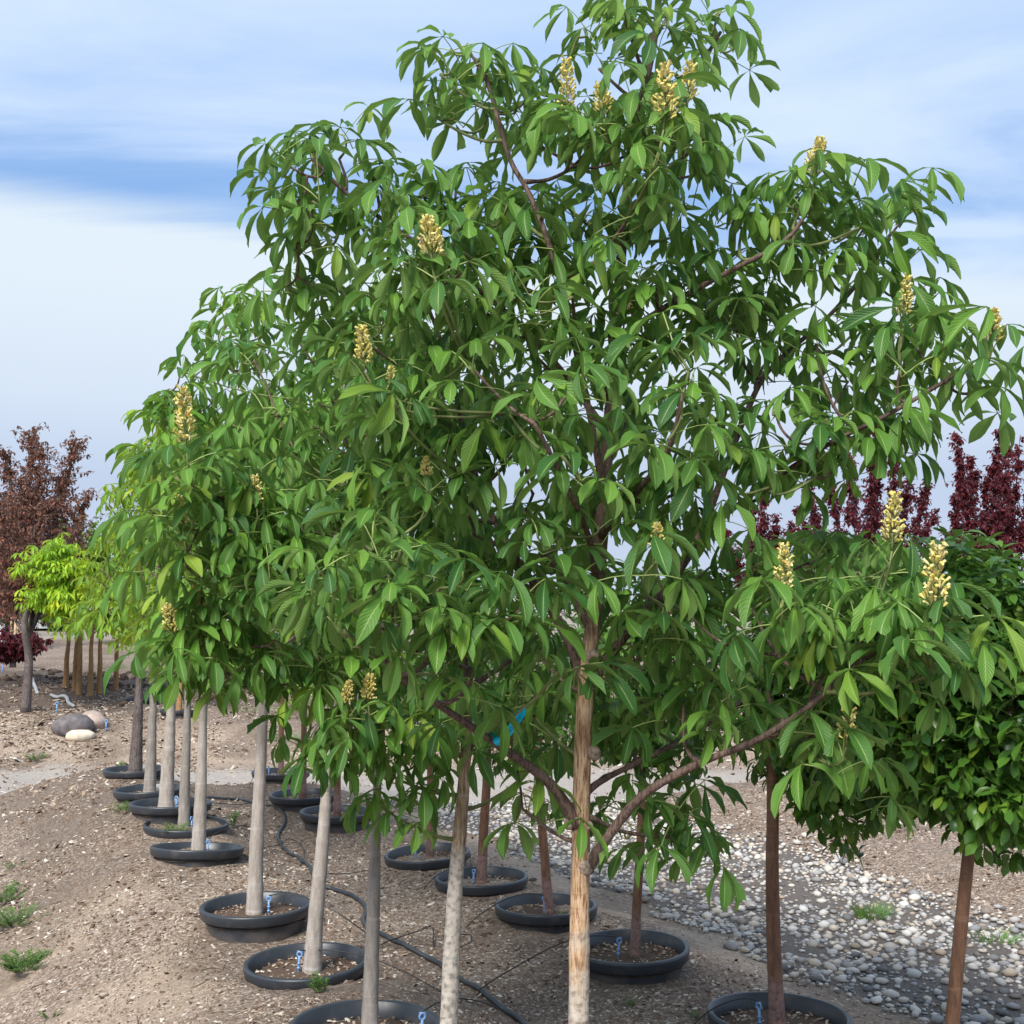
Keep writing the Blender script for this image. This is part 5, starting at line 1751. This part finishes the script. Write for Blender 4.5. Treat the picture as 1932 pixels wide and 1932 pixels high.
q = hit(1, 1225, 12)
root = thing('utility_box', 'pale grey utility post box at the left edge of the mound', 'post', q)
b = MB()
box(b, np.array([0, 0, .40]), np.array([.17, .14, .8]))
b.build('post', M['white'], root, smooth=False)
b = MB()
box(b, np.array([0, 0, .32]), np.array([.18, .15, .02]))
b.build('seam_band', M['tube'], root, smooth=False)
tp_ = P(132 * .98, 1153, DC + .6)
b = MB()
box(b, np.array([0, 0, 0]), np.array([.075, .006, .27]))
o = b.build('tree_tag', M['white'], smooth=False)
o.location = tp_
o.rotation_euler = (0, .12, .3)
o['label'], o['category'] = 'white plastic tag hanging on a branch of the russet tree', 'tag'
q = hit(14, 1228, 12)
b = MB()
v, f = lumpy(ICO2, .3, (.7, .9))
b.add(v * [.12, .10, .11], f, np.zeros((len(v), 2)))
o = b.build('plastic_bag', simple('green_plastic', (.03, .42, .14), .5, .5, .2, 20))
o.location = q + np.array([0, 0, .07])
o['label'], o['category'] = 'crumpled bright green plastic bag by the wooden stakes', 'bag'
M['greypipe'] = simple('grey_pipe', (.36, .37, .38), .5, .4)
for pts, lab in (([(60, 1285), (62, 1290), (68, 1305), (72, 1312)], 'short bent grey pipe left of the russet trunk'), ([(96, 1316), (115, 1318), (126, 1322), (131, 1333), (139, 1338)], 'curved grey pipe piece lying right of the russet trunk')):
    w = smooth_path(np.array([hit(*p, 10) for p in pts]), 5)
    w[:, 2] = gh(w[:, 0], w[:, 1]) + .04
    b = MB()
    b.tube(w, .03, 8)
    o = b.build('pipe', M['greypipe'])
    o['label'], o['category'], o['group'] = lab, 'pipe', 'grey pipe pieces on the mound'

# pale low building far behind
q = ground_pt(70, 62)
root = thing('building', 'pale grey low building far behind the russet tree', 'building', q)
b = MB()
box(b, np.array([0, 0, 1.2]), np.array([16, 6, 2.4]))
b.build('wall', simple('pale_wall', (.36, .38, .40), .7, .3, .08, 2), root, smooth=False)
b = MB()
pr = np.array([[-8.3, -3.3, 2.4], [8.3, -3.3, 2.4], [8.3, 0, 3.2], [-8.3, 0, 3.2], [-8.3, 3.3, 2.4], [8.3, 3.3, 2.4]])
b.add(pr, [[0, 1, 2, 3], [3, 2, 5, 4], [0, 3, 4, 4], [1, 5, 2, 2], [0, 4, 5, 1]], np.zeros((6, 2)))
b.build('roof', simple('grey_roof', (.40, .42, .45), .6), root, smooth=False)
wm = MB()
box(wm, np.array([0, 0, 0]), np.array([.9, .06, 1.0]))
wme = wm.mesh('window', [simple('dark_glass', (.06, .08, .10), .15, .6)], False)
for i in range(7):
    o = link('window', wme, root)
    o.location = (-6.6 + 2.2 * i, -3.02, 1.35)

# ------------------------------------------------------------------ blue tag on the low branch
q = P(945, 1402, MAIN_D - .17)
e = P(985, 1345, MAIN_D - .22)
root = thing('plant_tag', 'bright blue plastic tag tied with green tape to the low left branch', 'tag', q)
ax_ = unit(e - q)
sd_ = unit(np.cross(ax_, [0, -1.0, 0]))
nn = np.cross(sd_, ax_)
Ltag = np.linalg.norm(e - q) + .02
M['cyan'] = simple('blue_tag_plastic', (.0, .52, .80), .4, .4)
Wt = .0115
prof = [(0, .35), (.02, 1), (.02 + .0, 1), (Ltag - .02, 1), (Ltag, .15)]
b = MB()
g1 = []
for s in (1, -1):
    g1.append([[ax_ * l - sd_ * Wt * w + nn * .0006 * s, ax_ * l + sd_ * Wt * w + nn * .0006 * s] for l, w in prof])
g1 = np.array(g1)
b.grid(g1[0])
b.grid(g1[1][:, ::-1])
b.build('strip', M['cyan'], root, smooth=False)
fc = bpy.data.curves.new('lettering', 'FONT')
fc.body = "1 OUR ID' CAL"
fc.size = .0125
fc.align_x = 'CENTER'
fc.align_y = 'CENTER'
fc.materials.append(simple('tag_ink', (.01, .03, .08), .6))
tmp_ = bpy.data.objects.new('lettering', fc)
COL.objects.link(tmp_)
bpy.context.view_layer.update()
tm_ = bpy.data.meshes.new_from_object(tmp_.evaluated_get(bpy.context.evaluated_depsgraph_get()))
bpy.data.objects.remove(tmp_)
fo_ = link('lettering', tm_, root)
fdir = nn if nn[1] < 0 else -nn
ydir = np.cross(fdir, -ax_)
mm = Matrix.Identity(4)
for a in range(3):
    mm[a][0], mm[a][1], mm[a][2] = -ax_[a], ydir[a], fdir[a]
    mm[a][3] = (ax_ * (Ltag * .58) + fdir * .0014)[a]
fo_.matrix_local = mm
b = MB()
gt = P(929, 1393, MAIN_D - .135) - q
bd = unit(P(880, 1365, MAIN_D - .2) - P(950, 1412, MAIN_D - .12))
b.tube(np.array([gt - bd * .016, gt, gt + bd * .016]), [.0165, .017, .0165], 12)
b.build('green_tape', simple('green_tape', (.0, .20, .11), .4, .5), root)
b = MB()
b.tube(np.array([gt * .6 + ax_ * 0, gt * .3, ax_ * .012]), [.012, .013, .006], 8)
b.build('loop', M['cyan'], root)
